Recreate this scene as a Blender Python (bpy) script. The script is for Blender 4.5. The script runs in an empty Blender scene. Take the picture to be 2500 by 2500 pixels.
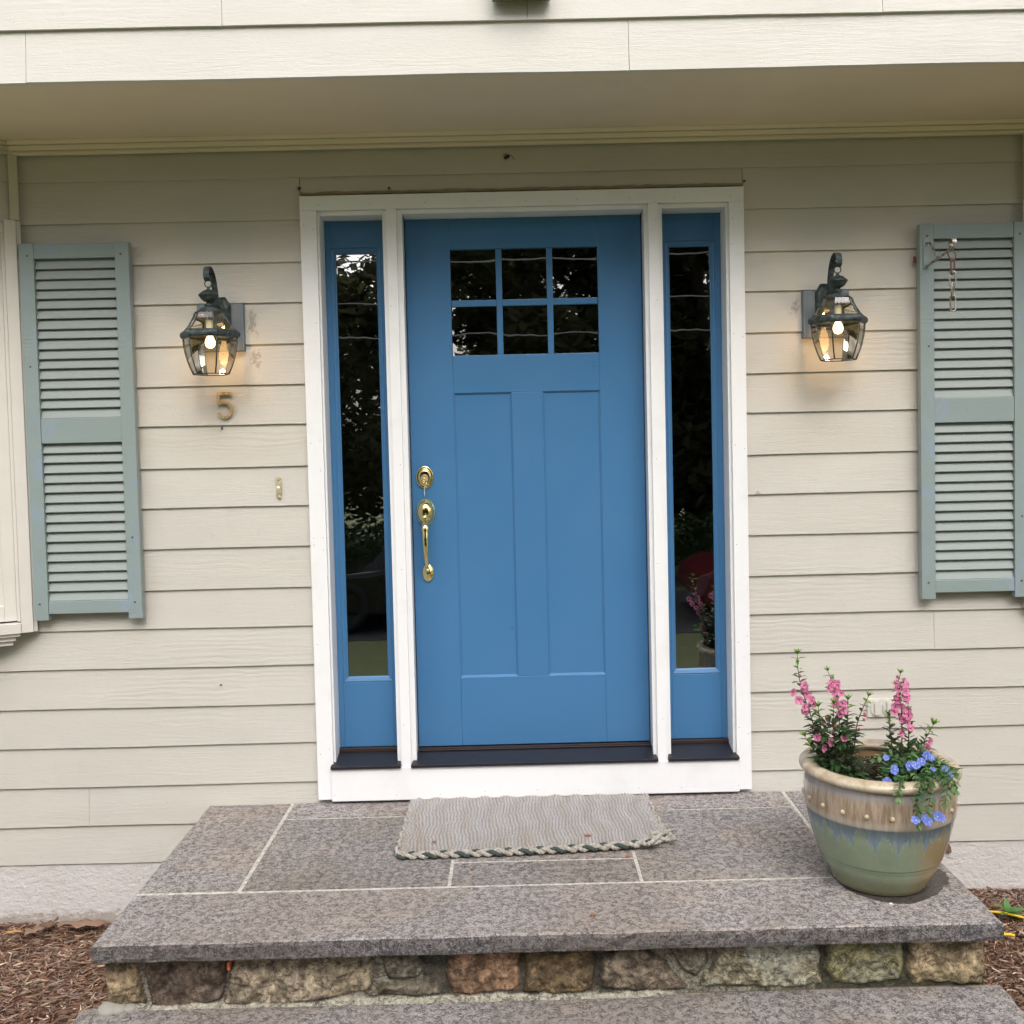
import bpy, bmesh, math, random
from mathutils import Vector, Matrix
import numpy as np
random.seed(7)
rng = np.random.default_rng(11)
R = math.radians
PI = math.pi
S = bpy.context.scene
COL = S.collection

# ------------------------------------------------------------ camera
cam_d = bpy.data.cameras.new('camera')
cam = bpy.data.objects.new('camera', cam_d)
COL.objects.link(cam)
YAW, PIT, ROL = 0.005215, -0.040844, -0.023356
cy_, sy_ = math.cos(YAW), math.sin(YAW)
cp_, sp_ = math.cos(PIT), math.sin(PIT)
cr_, sr_ = math.cos(ROL), math.sin(ROL)
fwd = Vector((sy_*cp_, cy_*cp_, sp_))
rgt = Vector((cy_, -sy_, 0))
up = rgt.cross(fwd)
r2 = cr_*rgt + sr_*up
u2 = -sr_*rgt + cr_*up
cam.matrix_world = Matrix(((r2.x, u2.x, -fwd.x, -0.05015), (r2.y, u2.y, -fwd.y, -3.79358),
                           (r2.z, u2.z, -fwd.z, 1.37109), (0, 0, 0, 1)))
cam_d.sensor_width = 36
cam_d.lens = 36*2423.675/2500
cam_d.shift_x = -21.856/2500
cam_d.shift_y = -68.987/2500
cam_d.clip_end = 500
cam_d.clip_start = 0.05
S.camera = cam

# ------------------------------------------------------------ sky, sun, exposure
SUN_EL, SUN_AZ = 46, 12          # degrees; azimuth measured from straight in front of the wall
w = bpy.data.worlds.new('World')
S.world = w
w.use_nodes = True
nt = w.node_tree
bg = nt.nodes['Background']
sky = nt.nodes.new('ShaderNodeTexSky')
sky.sky_type = 'NISHITA'
sky.sun_disc = False
sky.sun_elevation = R(SUN_EL)
sky.sun_rotation = R(180 - SUN_AZ)
sky.air_density = 1.0
sky.dust_density = 5.0
hs = nt.nodes.new('ShaderNodeHueSaturation')
hs.inputs['Saturation'].default_value = 0.36
nt.links.new(sky.outputs[0], hs.inputs['Color'])
nt.links.new(hs.outputs[0], bg.inputs['Color'])
bg.inputs['Strength'].default_value = 0.15
sd = bpy.data.lights.new('sun', 'SUN')
sd.energy = 1.15
sd.angle = R(75)
sd.color = (1.0, 0.98, 0.965)
sun = bpy.data.objects.new('sun', sd)
COL.objects.link(sun)
sun.location = (-3, -10, 12)
sdir = Vector((math.sin(R(-SUN_AZ))*math.cos(R(SUN_EL)), -math.cos(R(SUN_AZ))*math.cos(R(SUN_EL)), math.sin(R(SUN_EL))))
sun.rotation_euler = sdir.to_track_quat('Z', 'Y').to_euler()
S.view_settings.view_transform = 'Standard'
S.view_settings.look = 'None'
S.view_settings.exposure = 0.69
S.view_settings.gamma = 1.0
S.cycles.max_bounces = 8
S.cycles.transparent_max_bounces = 24
S.cycles.caustics_reflective = False
S.cycles.caustics_refractive = False

# ------------------------------------------------------------ tagging helpers
def tag(o, label=None, cat=None, group=None, kind=None):
    if label: o['label'] = label
    if cat: o['category'] = cat
    if group: o['group'] = group
    if kind: o['kind'] = kind
    return o

def thing(name, loc, label, cat, group=None):
    o = bpy.data.objects.new(name, None)
    o.empty_display_size = 0.05
    COL.objects.link(o)
    o.location = loc
    return tag(o, label, cat, group)

# ------------------------------------------------------------ mesh builder
class MB:
    def __init__(s):
        s.v = []; s.f = []; s.m = []; s.cur = 0; s.sm = []; s.smooth = False
    def add(s, vs, fs):
        b = len(s.v)
        s.v += [tuple(p) for p in vs]
        for f in fs:
            s.f.append(tuple(b+i for i in f)); s.m.append(s.cur); s.sm.append(s.smooth)
    def box(s, x0, x1, y0, y1, z0, z1):
        vs = [(x, y, z) for z in (z0, z1) for y in (y0, y1) for x in (x0, x1)]
        s.add(vs, [(0, 2, 3, 1), (4, 5, 7, 6), (0, 1, 5, 4), (2, 6, 7, 3), (0, 4, 6, 2), (1, 3, 7, 5)])
    def prism_y(s, poly, y0, y1):      # polygon in x,z extruded along y
        n = len(poly)
        vs = [(x, y0, z) for x, z in poly] + [(x, y1, z) for x, z in poly]
        fs = [tuple(range(n)), tuple(range(2*n-1, n-1, -1))]
        fs += [(i, (i+1) % n, n+(i+1) % n, n+i) for i in range(n)]
        s.add(vs, fs)
    def prism_x(s, poly, x0, x1):      # polygon in y,z extruded along x
        n = len(poly)
        vs = [(x0, y, z) for y, z in poly] + [(x1, y, z) for y, z in poly]
        fs = [tuple(range(n)), tuple(range(2*n-1, n-1, -1))]
        fs += [(i, (i+1) % n, n+(i+1) % n, n+i) for i in range(n)]
        s.add(vs, fs)
    def prism_z(s, poly, z0, z1):
        n = len(poly)
        vs = [(x, y, z0) for x, y in poly] + [(x, y, z1) for x, y in poly]
        fs = [tuple(range(n)), tuple(range(2*n-1, n-1, -1))]
        fs += [(i, (i+1) % n, n+(i+1) % n, n+i) for i in range(n)]
        s.add(vs, fs)
    def tube(s, pts, r, n=8, closed=False, flat=1.0, cap=True):
        pts = [Vector(p) for p in pts]
        N = len(pts)
        rad = r if isinstance(r, (list, tuple)) else [r]*N
        vs = []
        prev = None
        for i in range(N):
            if closed: t = pts[(i+1) % N]-pts[i-1]
            else: t = pts[min(i+1, N-1)]-pts[max(i-1, 0)]
            if t.length < 1e-9: t = Vector((0, 0, 1))
            t.normalize()
            if prev is None:
                a = Vector((0, 0, 1)) if abs(t.z) < .9 else Vector((1, 0, 0))
                nx = t.cross(a).normalized()
            else:
                nx = (prev-t*prev.dot(t))
                if nx.length < 1e-6: nx = t.orthogonal()
                nx.normalize()
            prev = nx
            ny = t.cross(nx)
            for k in range(n):
                an = 2*PI*k/n
                vs.append(pts[i]+nx*math.cos(an)*rad[i]+ny*math.sin(an)*rad[i]*flat)
        fs = []
        for i in range(N if closed else N-1):
            j = (i+1) % N
            for k in range(n):
                fs.append((i*n+k, i*n+(k+1) % n, j*n+(k+1) % n, j*n+k))
        if cap and not closed:
            fs.append(tuple(range(n-1, -1, -1)))
            fs.append(tuple((N-1)*n+k for k in range(n)))
        s.add(vs, fs)
    def strap(s, pts, wx, th, side=Vector((1, 0, 0))):   # flat band along pts, width along side
        pts = [Vector(p) for p in pts]
        vs = []
        N = len(pts)
        for i in range(N):
            t = (pts[min(i+1, N-1)]-pts[max(i-1, 0)]).normalized()
            nrm = t.cross(side).normalized()
            for a, b in ((-1, -1), (1, -1), (1, 1), (-1, 1)):
                vs.append(pts[i]+side*wx*.5*a+nrm*th*.5*b)
        fs = [(0, 1, 2, 3), tuple((N-1)*4+k for k in (3, 2, 1, 0))]
        for i in range(N-1):
            for k in range(4):
                fs.append((i*4+k, i*4+(k+1) % 4, i*4+4+(k+1) % 4, i*4+4+k))
        s.add(vs, fs)
    def lathe(s, prof, c=(0, 0, 0), n=32, a0=0.0, sx=1.0, sy=1.0, cap0=False, cap1=False):
        vs = []
        for r, z in prof:
            for k in range(n):
                an = a0+2*PI*k/n
                vs.append((c[0]+r*math.cos(an)*sx, c[1]+r*math.sin(an)*sy, c[2]+z))
        fs = []
        for i in range(len(prof)-1):
            for k in range(n):
                fs.append((i*n+k, i*n+(k+1) % n, (i+1)*n+(k+1) % n, (i+1)*n+k))
        if cap0: fs.append(tuple(range(n-1, -1, -1)))
        if cap1: fs.append(tuple((len(prof)-1)*n+k for k in range(n)))
        s.add(vs, fs)
    def dome_y(s, cx, cy, cz, a, b, prof, n=32):    # oval relief standing out from a wall; prof = [(scale, out)]
        vs = []
        for sc, out in prof:
            for k in range(n):
                an = 2*PI*k/n
                vs.append((cx+a*sc*math.cos(an), cy-out, cz+b*sc*math.sin(an)))
        fs = []
        for i in range(len(prof)-1):
            for k in range(n):
                fs.append((i*n+k, i*n+(k+1) % n, (i+1)*n+(k+1) % n, (i+1)*n+k))
        fs.append(tuple((len(prof)-1)*n+k for k in range(n)))
        s.add(vs, fs)
    def ball(s, c, r, n=12, m=8, sz=1.0):
        prof = [(max(1e-5, r*math.sin(PI*i/m)), -r*sz*math.cos(PI*i/m)) for i in range(m+1)]
        s.lathe(prof, c, n)
    def build(s, name, mats, parent=None, bevel=0, loc=None, merge=False, seg=2, noflip=False):
        me = bpy.data.meshes.new(name)
        org = Vector(loc) if loc is not None else (Vector(parent.matrix_world.translation) if parent else Vector((0, 0, 0)))
        me.from_pydata([tuple(Vector(p)-wpos(parent)) for p in s.v], [], s.f)
        if not isinstance(mats, (list, tuple)): mats = [mats]
        for m in mats: me.materials.append(m)
        me.polygons.foreach_set('material_index', s.m)
        me.polygons.foreach_set('use_smooth', s.sm)
        if not noflip:
            bm = bmesh.new(); bm.from_mesh(me)
            if merge: bmesh.ops.remove_doubles(bm, verts=bm.verts, dist=1e-5)
            bmesh.ops.recalc_face_normals(bm, faces=bm.faces)
            bm.to_mesh(me); bm.free()
        me.update()
        o = bpy.data.objects.new(name, me)
        COL.objects.link(o)
        if parent: o.parent = parent
        if bevel:
            md = o.modifiers.new('bevel', 'BEVEL'); md.width = bevel; md.segments = seg
            md.limit_method = 'ANGLE'; md.angle_limit = R(40)
        return o

def wpos(p):
    v = Vector((0, 0, 0))
    while p:
        v += p.location
        p = p.parent
    return v

def copy_tree(o, parent=None, off=None):
    c = o.copy(); COL.objects.link(c)
    if parent: c.parent = parent
    for ch in list(o.children): copy_tree(ch, c)
    return c

# ------------------------------------------------------------ materials
def mat(name, col=(.5, .5, .5), rough=.6, metal=0.0, spec=.5):
    m = bpy.data.materials.new(name); m.use_nodes = True
    b = m.node_tree.nodes['Principled BSDF']
    b.inputs['Base Color'].default_value = (*col, 1)
    b.inputs['Roughness'].default_value = rough
    b.inputs['Metallic'].default_value = metal
    b.inputs['Specular IOR Level'].default_value = spec
    return m

class G:      # small node-graph helper
    def __init__(g, m):
        g.nt = m.node_tree; g.b = g.nt.nodes['Principled BSDF']
        g.tc = g.nt.nodes.new('ShaderNodeTexCoord')
    def n(g, t, **k):
        x = g.nt.nodes.new(t)
        for a, v in k.items(): setattr(x, a, v)
        return x
    def link(g, a, b): g.nt.links.new(a, b)
    def coord(g, scale=(1, 1, 1), rot=(0, 0, 0), src='Object', loc=(0, 0, 0)):
        mp = g.n('ShaderNodeMapping')
        mp.inputs['Scale'].default_value = scale
        mp.inputs['Rotation'].default_value = rot
        mp.inputs['Location'].default_value = loc
        g.link(g.tc.outputs[src], mp.inputs[0])
        return mp.outputs[0]
    def noise(g, vec, scale, detail=3, rough=.5, dist=0):
        x = g.n('ShaderNodeTexNoise')
        x.inputs['Scale'].default_value = scale; x.inputs['Detail'].default_value = detail
        x.inputs['Roughness'].default_value = rough; x.inputs['Distortion'].default_value = dist
        g.link(vec, x.inputs['Vector'])
        return x.outputs['Fac']
    def voro(g, vec, scale, feat='F1', out='Distance', rand=1.0):
        x = g.n('ShaderNodeTexVoronoi'); x.feature = feat
        x.inputs['Scale'].default_value = scale; x.inputs['Randomness'].default_value = rand
        g.link(vec, x.inputs['Vector'])
        return x.outputs[out]
    def ramp(g, fac, stops, interp='LINEAR'):
        x = g.n('ShaderNodeValToRGB'); e = x.color_ramp.elements
        x.color_ramp.interpolation = interp
        while len(e) < len(stops): e.new(.5)
        for i, (p, c) in enumerate(stops):
            e[i].position = p
            e[i].color = (*c, 1) if isinstance(c, (tuple, list)) else (c, c, c, 1)
        g.link(fac, x.inputs[0])
        return x.outputs[0]
    def mix(g, fac, a, b, mode='MIX'):
        x = g.n('ShaderNodeMix'); x.data_type = 'RGBA'; x.blend_type = mode
        for i, v in ((0, fac), (6, a), (7, b)):
            if isinstance(v, (int, float)): x.inputs[i].default_value = v
            elif isinstance(v, (tuple, list)): x.inputs[i].default_value = (*v, 1)
            else: g.link(v, x.inputs[i])
        return x.outputs[2]
    def math(g, op, a, b=0.0, c=0.0):
        x = g.n('ShaderNodeMath'); x.operation = op
        for i, v in enumerate((a, b, c)):
            if isinstance(v, (int, float)): x.inputs[i].default_value = v
            else: g.link(v, x.inputs[i])
        return x.outputs[0]
    def bump(g, h, dist=.002, strength=1.0, prev=None):
        x = g.n('ShaderNodeBump')
        x.inputs['Distance'].default_value = dist; x.inputs['Strength'].default_value = strength
        g.link(h, x.inputs['Height'])
        if prev: g.link(prev, x.inputs['Normal'])
        return x.outputs[0]
    def sep(g, vec):
        x = g.n('ShaderNodeSeparateXYZ'); g.link(vec, x.inputs[0]); return x.outputs
    def col(g, c): g.link(c, g.b.inputs['Base Color'])
    def rough(g, c): g.link(c, g.b.inputs['Roughness'])
    def normal(g, c): g.link(c, g.b.inputs['Normal'])

def paint_wood(name, base, rough=.55, grain=1.0, dark=.9, specks=True, patch=None, spec=.35, bare=()):
    m = mat(name, base, rough, spec=spec); g = G(m)
    v = g.coord()
    big = g.noise(g.coord((1.2, 1.2, 3.5)), 1.6, 4, .6)
    c2 = tuple(x*dark for x in base)
    c = g.mix(g.ramp(big, [(.3, 0.0), (.7, 1.0)]), c2, base)
    c = g.mix(g.ramp(g.noise(g.coord((.5, 1, 6.5), loc=(0, 0, 3)), 1.0, 2), [(.35, .45), (.65, 0.0)]), c, tuple(x*q for x, q in zip(base, (.93, .915, .88))))
    dirt = g.noise(v, 9, 5, .7)
    c = g.mix(g.ramp(dirt, [(.58, 0.0), (.8, .35)]), c, tuple(x*.78 for x in base))
    if specks:
        sv = g.voro(g.coord((1, 1, 2.0)), 26)
        sm = g.ramp(sv, [(.0, 1.0), (.045, 1.0), (.06, 0.0)])
        gate = g.ramp(g.noise(v, 5, 1), [(.54, 0.0), (.60, 1.0)])
        c = g.mix(g.math('MULTIPLY', g.math('MULTIPLY', sm, gate), .75), c, (.12, .1, .07))
    if patch:
        pn = g.noise(g.coord((4, 4, 2.2)), 2.6, 6, .75, .6)
        c = g.mix(g.math('MULTIPLY', g.ramp(pn, [(.555, 0.0), (.60, 1.0)]), .85), c, patch)
    for (bx, bz, rx, rz) in bare:       # spots where old paint has flaked to the undercoat
        o3 = g.sep(v)
        dx = g.math('DIVIDE', g.math('SUBTRACT', o3[0], bx), rx); dz = g.math('DIVIDE', g.math('SUBTRACT', o3[2], bz), rz)
        d = g.math('SQRT', g.math('ADD', g.math('MULTIPLY', dx, dx), g.math('MULTIPLY', dz, dz)))
        f_ = g.math('SUBTRACT', g.noise(g.coord((1.3, 1, .8)), 34, 6, .8, .8), g.math('MULTIPLY', d, .20))
        c = g.mix(g.math('MULTIPLY', g.ramp(f_, [(.40, 0.0), (.44, 1.0)]), .9), c, g.mix(g.noise(v, 120, 4, .8), (.16, .13, .09), (.52, .47, .42)))
    g.col(c)
    wv = g.noise(g.coord((2.2, 8, 34)), 3.0, 5, .6, 1.2)
    cath = g.n('ShaderNodeTexWave'); cath.wave_type = 'BANDS'; cath.bands_direction = 'Z'
    cath.inputs['Scale'].default_value = 14; cath.inputs['Distortion'].default_value = 9
    cath.inputs['Detail'].default_value = 3; cath.inputs['Detail Scale'].default_value = .9
    g.link(g.coord((.35, 1, 1.1)), cath.inputs['Vector'])
    gate2 = g.ramp(g.noise(g.coord((.45, 1, 2.2)), 1.5, 1), [(.48, 0.0), (.62, 1.0)])
    h = g.math('ADD', g.math('MULTIPLY', wv, .8), g.math('MULTIPLY', g.math('MULTIPLY', cath.outputs['Fac'], gate2), .35))
    n1 = g.bump(g.math('MULTIPLY', h, g.ramp(g.noise(g.coord((.9, 1, 6.4), loc=(2, 0, 5)), 1.0, 1), [(.38, .25), (.62, 1.0)])), .0022*grain, .9)
    n2 = g.bump(g.noise(g.coord((1, 1, 2.6)), 70, 4, .7), .0010*grain, .8, n1)
    g.normal(n2)
    return m

SID = (.582, .556, .505)
M_sid = paint_wood('beige_siding_paint', SID, .6, 1.0, bare=((-1.035, 1.850, .030, .075), (-1.030, 1.715, .032, .050), (-1.252, 1.88, .014, .035), (1.030, 1.865, .034, .055), (.878, 1.157, .016, .016)))
M_sid_up = paint_wood('beige_upper_siding_paint', (.65, .63, .585), .6, 1.0)
M_soffit = paint_wood('soffit_paint', (.77, .66, .52), .7, .25, specks=False)
M_crown = paint_wood('crown_paint', (.84, .74, .60), .5, .25, specks=False)
M_cornertrim = paint_wood('corner_trim_paint', (.62, .59, .48), .5, .3, specks=False)
M_baywhite = paint_wood('bay_casing_paint', (.70, .67, .62), .5, .15, specks=False)
M_shut = paint_wood('sage_shutter_paint', (.262, .322, .318), .5, .45, specks=True, patch=(.25, .31, .37), spec=.4)
M_slat = paint_wood('sage_slat_paint', (.285, .322, .312), .5, .3, specks=False)
M_white = mat('white_trim', (.82, .82, .83), .35, spec=.5)
g = G(M_white); v = g.coord()
cw_ = g.mix(g.ramp(g.noise(v, 5, 6, .7), [(.52, 0.0), (.75, .30)]), (.82, .82, .83), (.62, .60, .56))
cw_ = g.mix(g.ramp(g.noise(g.coord((30, 30, 9)), 2, 4, .8), [(.66, 0.0), (.74, .45)]), cw_, (.42, .40, .36))
g.col(cw_)
g.normal(g.bump(g.noise(g.coord((60, 60, 3)), 4, 3), .0003, .5))
M_nail = mat('nail_dark', (.09, .08, .07), .5)
M_sheath = mat('dark_sheathing', (.06, .05, .04), .9)
M_blue = mat('blue_door_paint', (.050, .178, .385), .32, spec=.45)
g = G(M_blue); v = g.coord()
g.col(g.mix(g.ramp(g.noise(v, 2.4, 4, .6), [(.35, 0.0), (.75, .5)]), (.054, .172, .350), (.066, .190, .372)))
g.normal(g.bump(g.noise(g.coord((60, 60, 4)), 6, 3), .0002, .6))
g.rough(g.ramp(g.noise(v, 3, 5, .7), [(.3, .26), (.8, .50)]))
M_sill = mat('dark_bronze_threshold', (.012, .012, .018), .38, spec=.5)
g = G(M_sill); g.col(g.mix(g.ramp(g.noise(g.coord(), 16, 5, .7), [(.6, 0.0), (.8, .4)]), (.012, .012, .018), (.07, .065, .06)))
M_weather = mat('brown_weatherstrip', (.03, .018, .015), .5)

def glass_mat(name, tint=(.85, .87, .85), wav=.0012, refl=1.0, rough=0.0):
    m = bpy.data.materials.new(name); m.use_nodes = True
    nt = m.node_tree; nt.nodes.remove(nt.nodes['Principled BSDF'])
    out = nt.nodes['Material Output']
    tr = nt.nodes.new('ShaderNodeBsdfTransparent'); tr.inputs[0].default_value = (*tint, 1)
    gl = nt.nodes.new('ShaderNodeBsdfGlossy'); gl.inputs['Roughness'].default_value = rough
    fr = nt.nodes.new('ShaderNodeFresnel'); fr.inputs['IOR'].default_value = 1.5
    mu = nt.nodes.new('ShaderNodeMath'); mu.operation = 'MULTIPLY'; mu.inputs[1].default_value = 7.0*refl; mu.use_clamp = True
    mx = nt.nodes.new('ShaderNodeMixShader')
    nt.links.new(fr.outputs[0], mu.inputs[0]); nt.links.new(mu.outputs[0], mx.inputs[0])
    nt.links.new(tr.outputs[0], mx.inputs[1]); nt.links.new(gl.outputs[0], mx.inputs[2])
    nt.links.new(mx.outputs[0], out.inputs[0])
    if wav:
        tc = nt.nodes.new('ShaderNodeTexCoord'); nz = nt.nodes.new('ShaderNodeTexNoise')
        nz.inputs['Scale'].default_value = 5.5; nz.inputs['Detail'].default_value = 1.5
        bp = nt.nodes.new('ShaderNodeBump'); bp.inputs['Distance'].default_value = wav; bp.inputs['Strength'].default_value = 1
        nt.links.new(tc.outputs['Object'], nz.inputs['Vector']); nt.links.new(nz.outputs[0], bp.inputs['Height'])
        nt.links.new(bp.outputs[0], gl.inputs['Normal'])
    return m
M_glass = glass_mat('door_glass', (.7, .72, .72), .00035)
M_lglass = glass_mat('lantern_glass', (.975, .955, .915), .0, .23)
M_dark = mat('dark_interior', (.30, .27, .23), .9)
M_black = mat('gap_shade_black', (.006, .006, .006), .9)
M_curtain = mat('dim_curtain', (.16, .15, .14), .9)
M_brass = mat('polished_brass', (.93, .76, .36), .07, 1.0)
M_brass2 = mat('aged_brass', (.50, .34, .13), .45, .45)
g = G(M_brass2); g.col(g.mix(g.ramp(g.noise(g.coord(), 60, 4), [(.4, 0.0), (.7, 1.0)]), (.62, .46, .25), (.42, .28, .13)))
M_bell = mat('bell_brass', (.66, .60, .38), .35, .5)
M_button = mat('bell_button', (.9, .89, .86), .3)
M_verd = mat('verdigris_metal', (.03, .045, .045), .6, .55)
g = G(M_verd); v = g.coord()
g.col(g.mix(g.ramp(g.noise(v, 42, 5, .75), [(.42, 0.0), (.66, 1.0)]), (.035, .043, .045), (.11, .145, .14)))
g.normal(g.bump(g.noise(v, 140, 3), .0006, .8))
M_block = mat('slate_mount_paint', (.15, .18, .21), .55)
M_bulbglass = mat('bulb', (1, .9, .7), .3)
b_ = M_bulbglass.node_tree.nodes['Principled BSDF']
b_.inputs['Emission Color'].default_value = (1.0, .56, .19, 1); b_.inputs['Emission Strength'].default_value = 7
M_candle = mat('candle_sleeve', (.75, .66, .45), .5)
M_galv = mat('weathered_steel', (.35, .35, .33), .5, .7)
g = G(M_galv); g.col(g.mix(g.ramp(g.noise(g.coord(), 50, 4), [(.4, 0.0), (.65, 1.0)]), (.42, .43, .40), (.17, .13, .09)))
M_rust = mat('rusty_steel', (.12, .065, .05), .8, .3)
M_brackpaint = mat('painted_bracket', (.27, .33, .32), .5, .2)
M_outlet = mat('painted_outlet', (.60, .58, .53), .45)
M_redleaf = mat('dry_red_leaf', (.22, .05, .03), .7)
M_bug = mat('dry_blossom', (.02, .012, .01), .8)

# granite
def granite(name, light, darkc, line=.8, edge=False):
    m = mat(name, light, .75, spec=.3); g = G(m); v = g.coord()
    sp = g.noise(v, 330, 3, .7)
    mid = g.noise(v, 120, 3, .6)
    c = g.mix(g.ramp(sp, [(.40, 0.0), (.60, 1.0)]), darkc, light)
    c = g.mix(g.ramp(g.noise(v, 125, 3, .65), [(.36, .8), (.50, 0.0)]), c, tuple(x*.45 for x in darkc))
    warm = g.noise(g.coord((1, 1.4, 1)), 2.6, 4, .6)
    c = g.mix(g.ramp(warm, [(.48, 0.0), (.68, .34)]), c, (light[0]*.95, light[1]*.80, light[2]*.62))
    stain = g.noise(g.coord((1.2, 1, 1), loc=(3, 1, 0)), 6.5, 2, .5)
    c = g.mix(g.ramp(stain, [(.68, 0.0), (.76, .35)]), c, tuple(x*.5 for x in darkc))
    # wandering dark crystal lines = contour bands of a noise field
    ln = g.noise(g.coord((34, 50, 50)), 1.6, 4, .62, 1.1)
    lf = g.ramp(g.math('ABSOLUTE', g.math('SUBTRACT', ln, .5)), [(.0, 1.0), (.02, .95), (.045, 0.0)])
    gate = g.ramp(g.noise(v, 45, 2), [(.40, 0.0), (.52, 1.0)])
    lf = g.math('MULTIPLY', g.math('MULTIPLY', lf, gate), line)
    lz = g.ramp(g.noise(g.coord((1, 1, 1), loc=(1.7, .4, 0)), 1.7, 3, .55), [(.44, 0.0), (.62, .5)])
    c = g.mix(lz, c, tuple(q*w_ for q, w_ in zip(light, (.52, .46, .38))))
    c = g.mix(lf, c, (.045, .042, .045))
    oi = g.n('ShaderNodeObjectInfo')
    c = g.mix(1.0, c, g.ramp(oi.outputs['Random'], [(0, (.86, .85, .83)), (.5, (1.0, 1.0, 1.0)), (1, (1.08, 1.06, 1.05))]), 'MULTIPLY')
    g.col(c)
    hh = g.math('SUBTRACT', g.math('MULTIPLY', mid, .7), g.math('MULTIPLY', lf, .5))
    g.normal(g.bump(hh, .004 if edge else .0022, .9))
    return m
M_gran = granite('thermal_granite', (.475, .443, .433), (.215, .200, .196), .8)
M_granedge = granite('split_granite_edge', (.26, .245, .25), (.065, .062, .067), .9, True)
M_mortar = mat('pale_mortar', (.55, .52, .47), .9)
g = G(M_mortar); v = g.coord()
g.col(g.mix(g.ramp(g.noise(v, 70, 4, .7), [(.35, 0.0), (.65, 1.0)]), (.30, .275, .235), (.62, .59, .53)))
g.normal(g.bump(g.noise(v, 120, 4), .002, .8))
M_found = mat('painted_foundation', (.56, .525, .505), .85)
g = G(M_found); v = g.coord()
c = g.mix(g.ramp(g.noise(v, 3, 5, .7), [(.4, 0.0), (.75, .6)]), (.66, .625, .61), (.55, .52, .49))
pit = g.ramp(g.voro(g.coord((1, 1, 1.6)), 60), [(.0, 1.0), (.10, .8), (.15, 0.0)])
pg = g.ramp(g.noise(v, 9, 2), [(.44, 0.0), (.56, 1.0)])
c = g.mix(g.math('MULTIPLY', g.math('MULTIPLY', pit, pg), .8), c, (.16, .14, .12))
oz = g.sep(v)[2]
sp_ = g.ramp(g.math('ADD', g.math('ADD', oz, .505), g.math('MULTIPLY', g.noise(g.coord((1, 1, 2)), 26, 6, .8), -.16)), [(-.0, .65), (.018, 0.0)])
c = g.mix(sp_, c, (.30, .235, .18))
g.col(c); g.normal(g.bump(g.noise(g.coord((1, 1, 1.4)), 34, 6, .7), .009, 1.0))

# =============================================================== HOUSE
house = thing('house', (0, 0, 0), 'beige clapboard house front with a deep overhang above the blue entry door', 'house')
random.seed(3)
def clap(mb, x0, x1, zb, zt, y=0.0, T=.013, lean=.010, seg=.12, jit=.0009, fr=None):
    """one lap board: bottom edge proud by T, face leaning back to the top"""
    n = max(2, int((x1-x0)/seg))
    xs = [x0+(x1-x0)*i/n for i in range(n+1)]
    rows = []
    ph = random.random()*10
    for x in xs:
        j = math.sin(x*5+ph)*jit+random.uniform(-1, 1)*jit*.6
        rows.append([(x, y, zb+j), (x, y+lean, zt), (x, y+lean+.006, zt), (x, y+T+.006, zb+j)])
    vs = [p for r in rows for p in r]
    if fr: vs = [fr(p) for p in vs]
    fs = [(0, 1, 2, 3), tuple(n*4+k for k in (3, 2, 1, 0))]
    for i in range(n):
        for k in range(4):
            fs.append((i*4+k, i*4+(k+1) % 4, i*4+4+(k+1) % 4, i*4+4+k))
    mb.add(vs, fs)

ZB = [-.217, -.070, .083, .237, .389, .541, .692, .841, .998, 1.155, 1.306, 1.466, 1.617, 1.770, 1.928, 2.078, 2.236, 2.392]
XL, XR = -2.45, 2.30
JOIN = {1: [(-1.73, 0)], 5: [(1.552, 0)]}
sid = MB()
for i, zb in enumerate(ZB):
    zt = (ZB[i+1] if i+1 < len(ZB) else 2.49)+.012
    if i == 17:
        spans = [(XL, XR)]
    elif i == 16:
        spans = [(XL, -.841), (-.839, .834), (.8355, XR)]
    elif zb > -.03:
        spans = [(XL, -.840), (.8355, XR)]
    else:
        spans = [(XL, XR)]
    for a, b in spans:
        if i == 16 and a > -.85 and b < .84:
            clap(sid, a, b, 2.333, zt, y=.002)
            continue
        cuts = [a]+[q for q, _ in JOIN.get(i, []) if a < q < b]+[b]
        for c0, c1 in zip(cuts[:-1], cuts[1:]):
            clap(sid, c0+.0006, c1-.0006, zb+random.uniform(-.001, .001), zt)
sid.build('lap_siding', M_sid, house)
# sheathing behind, with the door opening left open
sh = MB()
sh.box(XL, -.80, .020, .16, -.23, 2.60); sh.box(.80, XR, .020, .16, -.23, 2.60)
sh.box(-.80, .80, .021, .16, 2.30, 2.60); sh.box(-.80, .80, .021, .16, -.23, .12)
sh.build('sheathing', M_sheath, house)
fb = MB(); fb.box(XL, XR, .006, .2, -.75, -.222); fb.build('foundation_wall', M_found, house)
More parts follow.
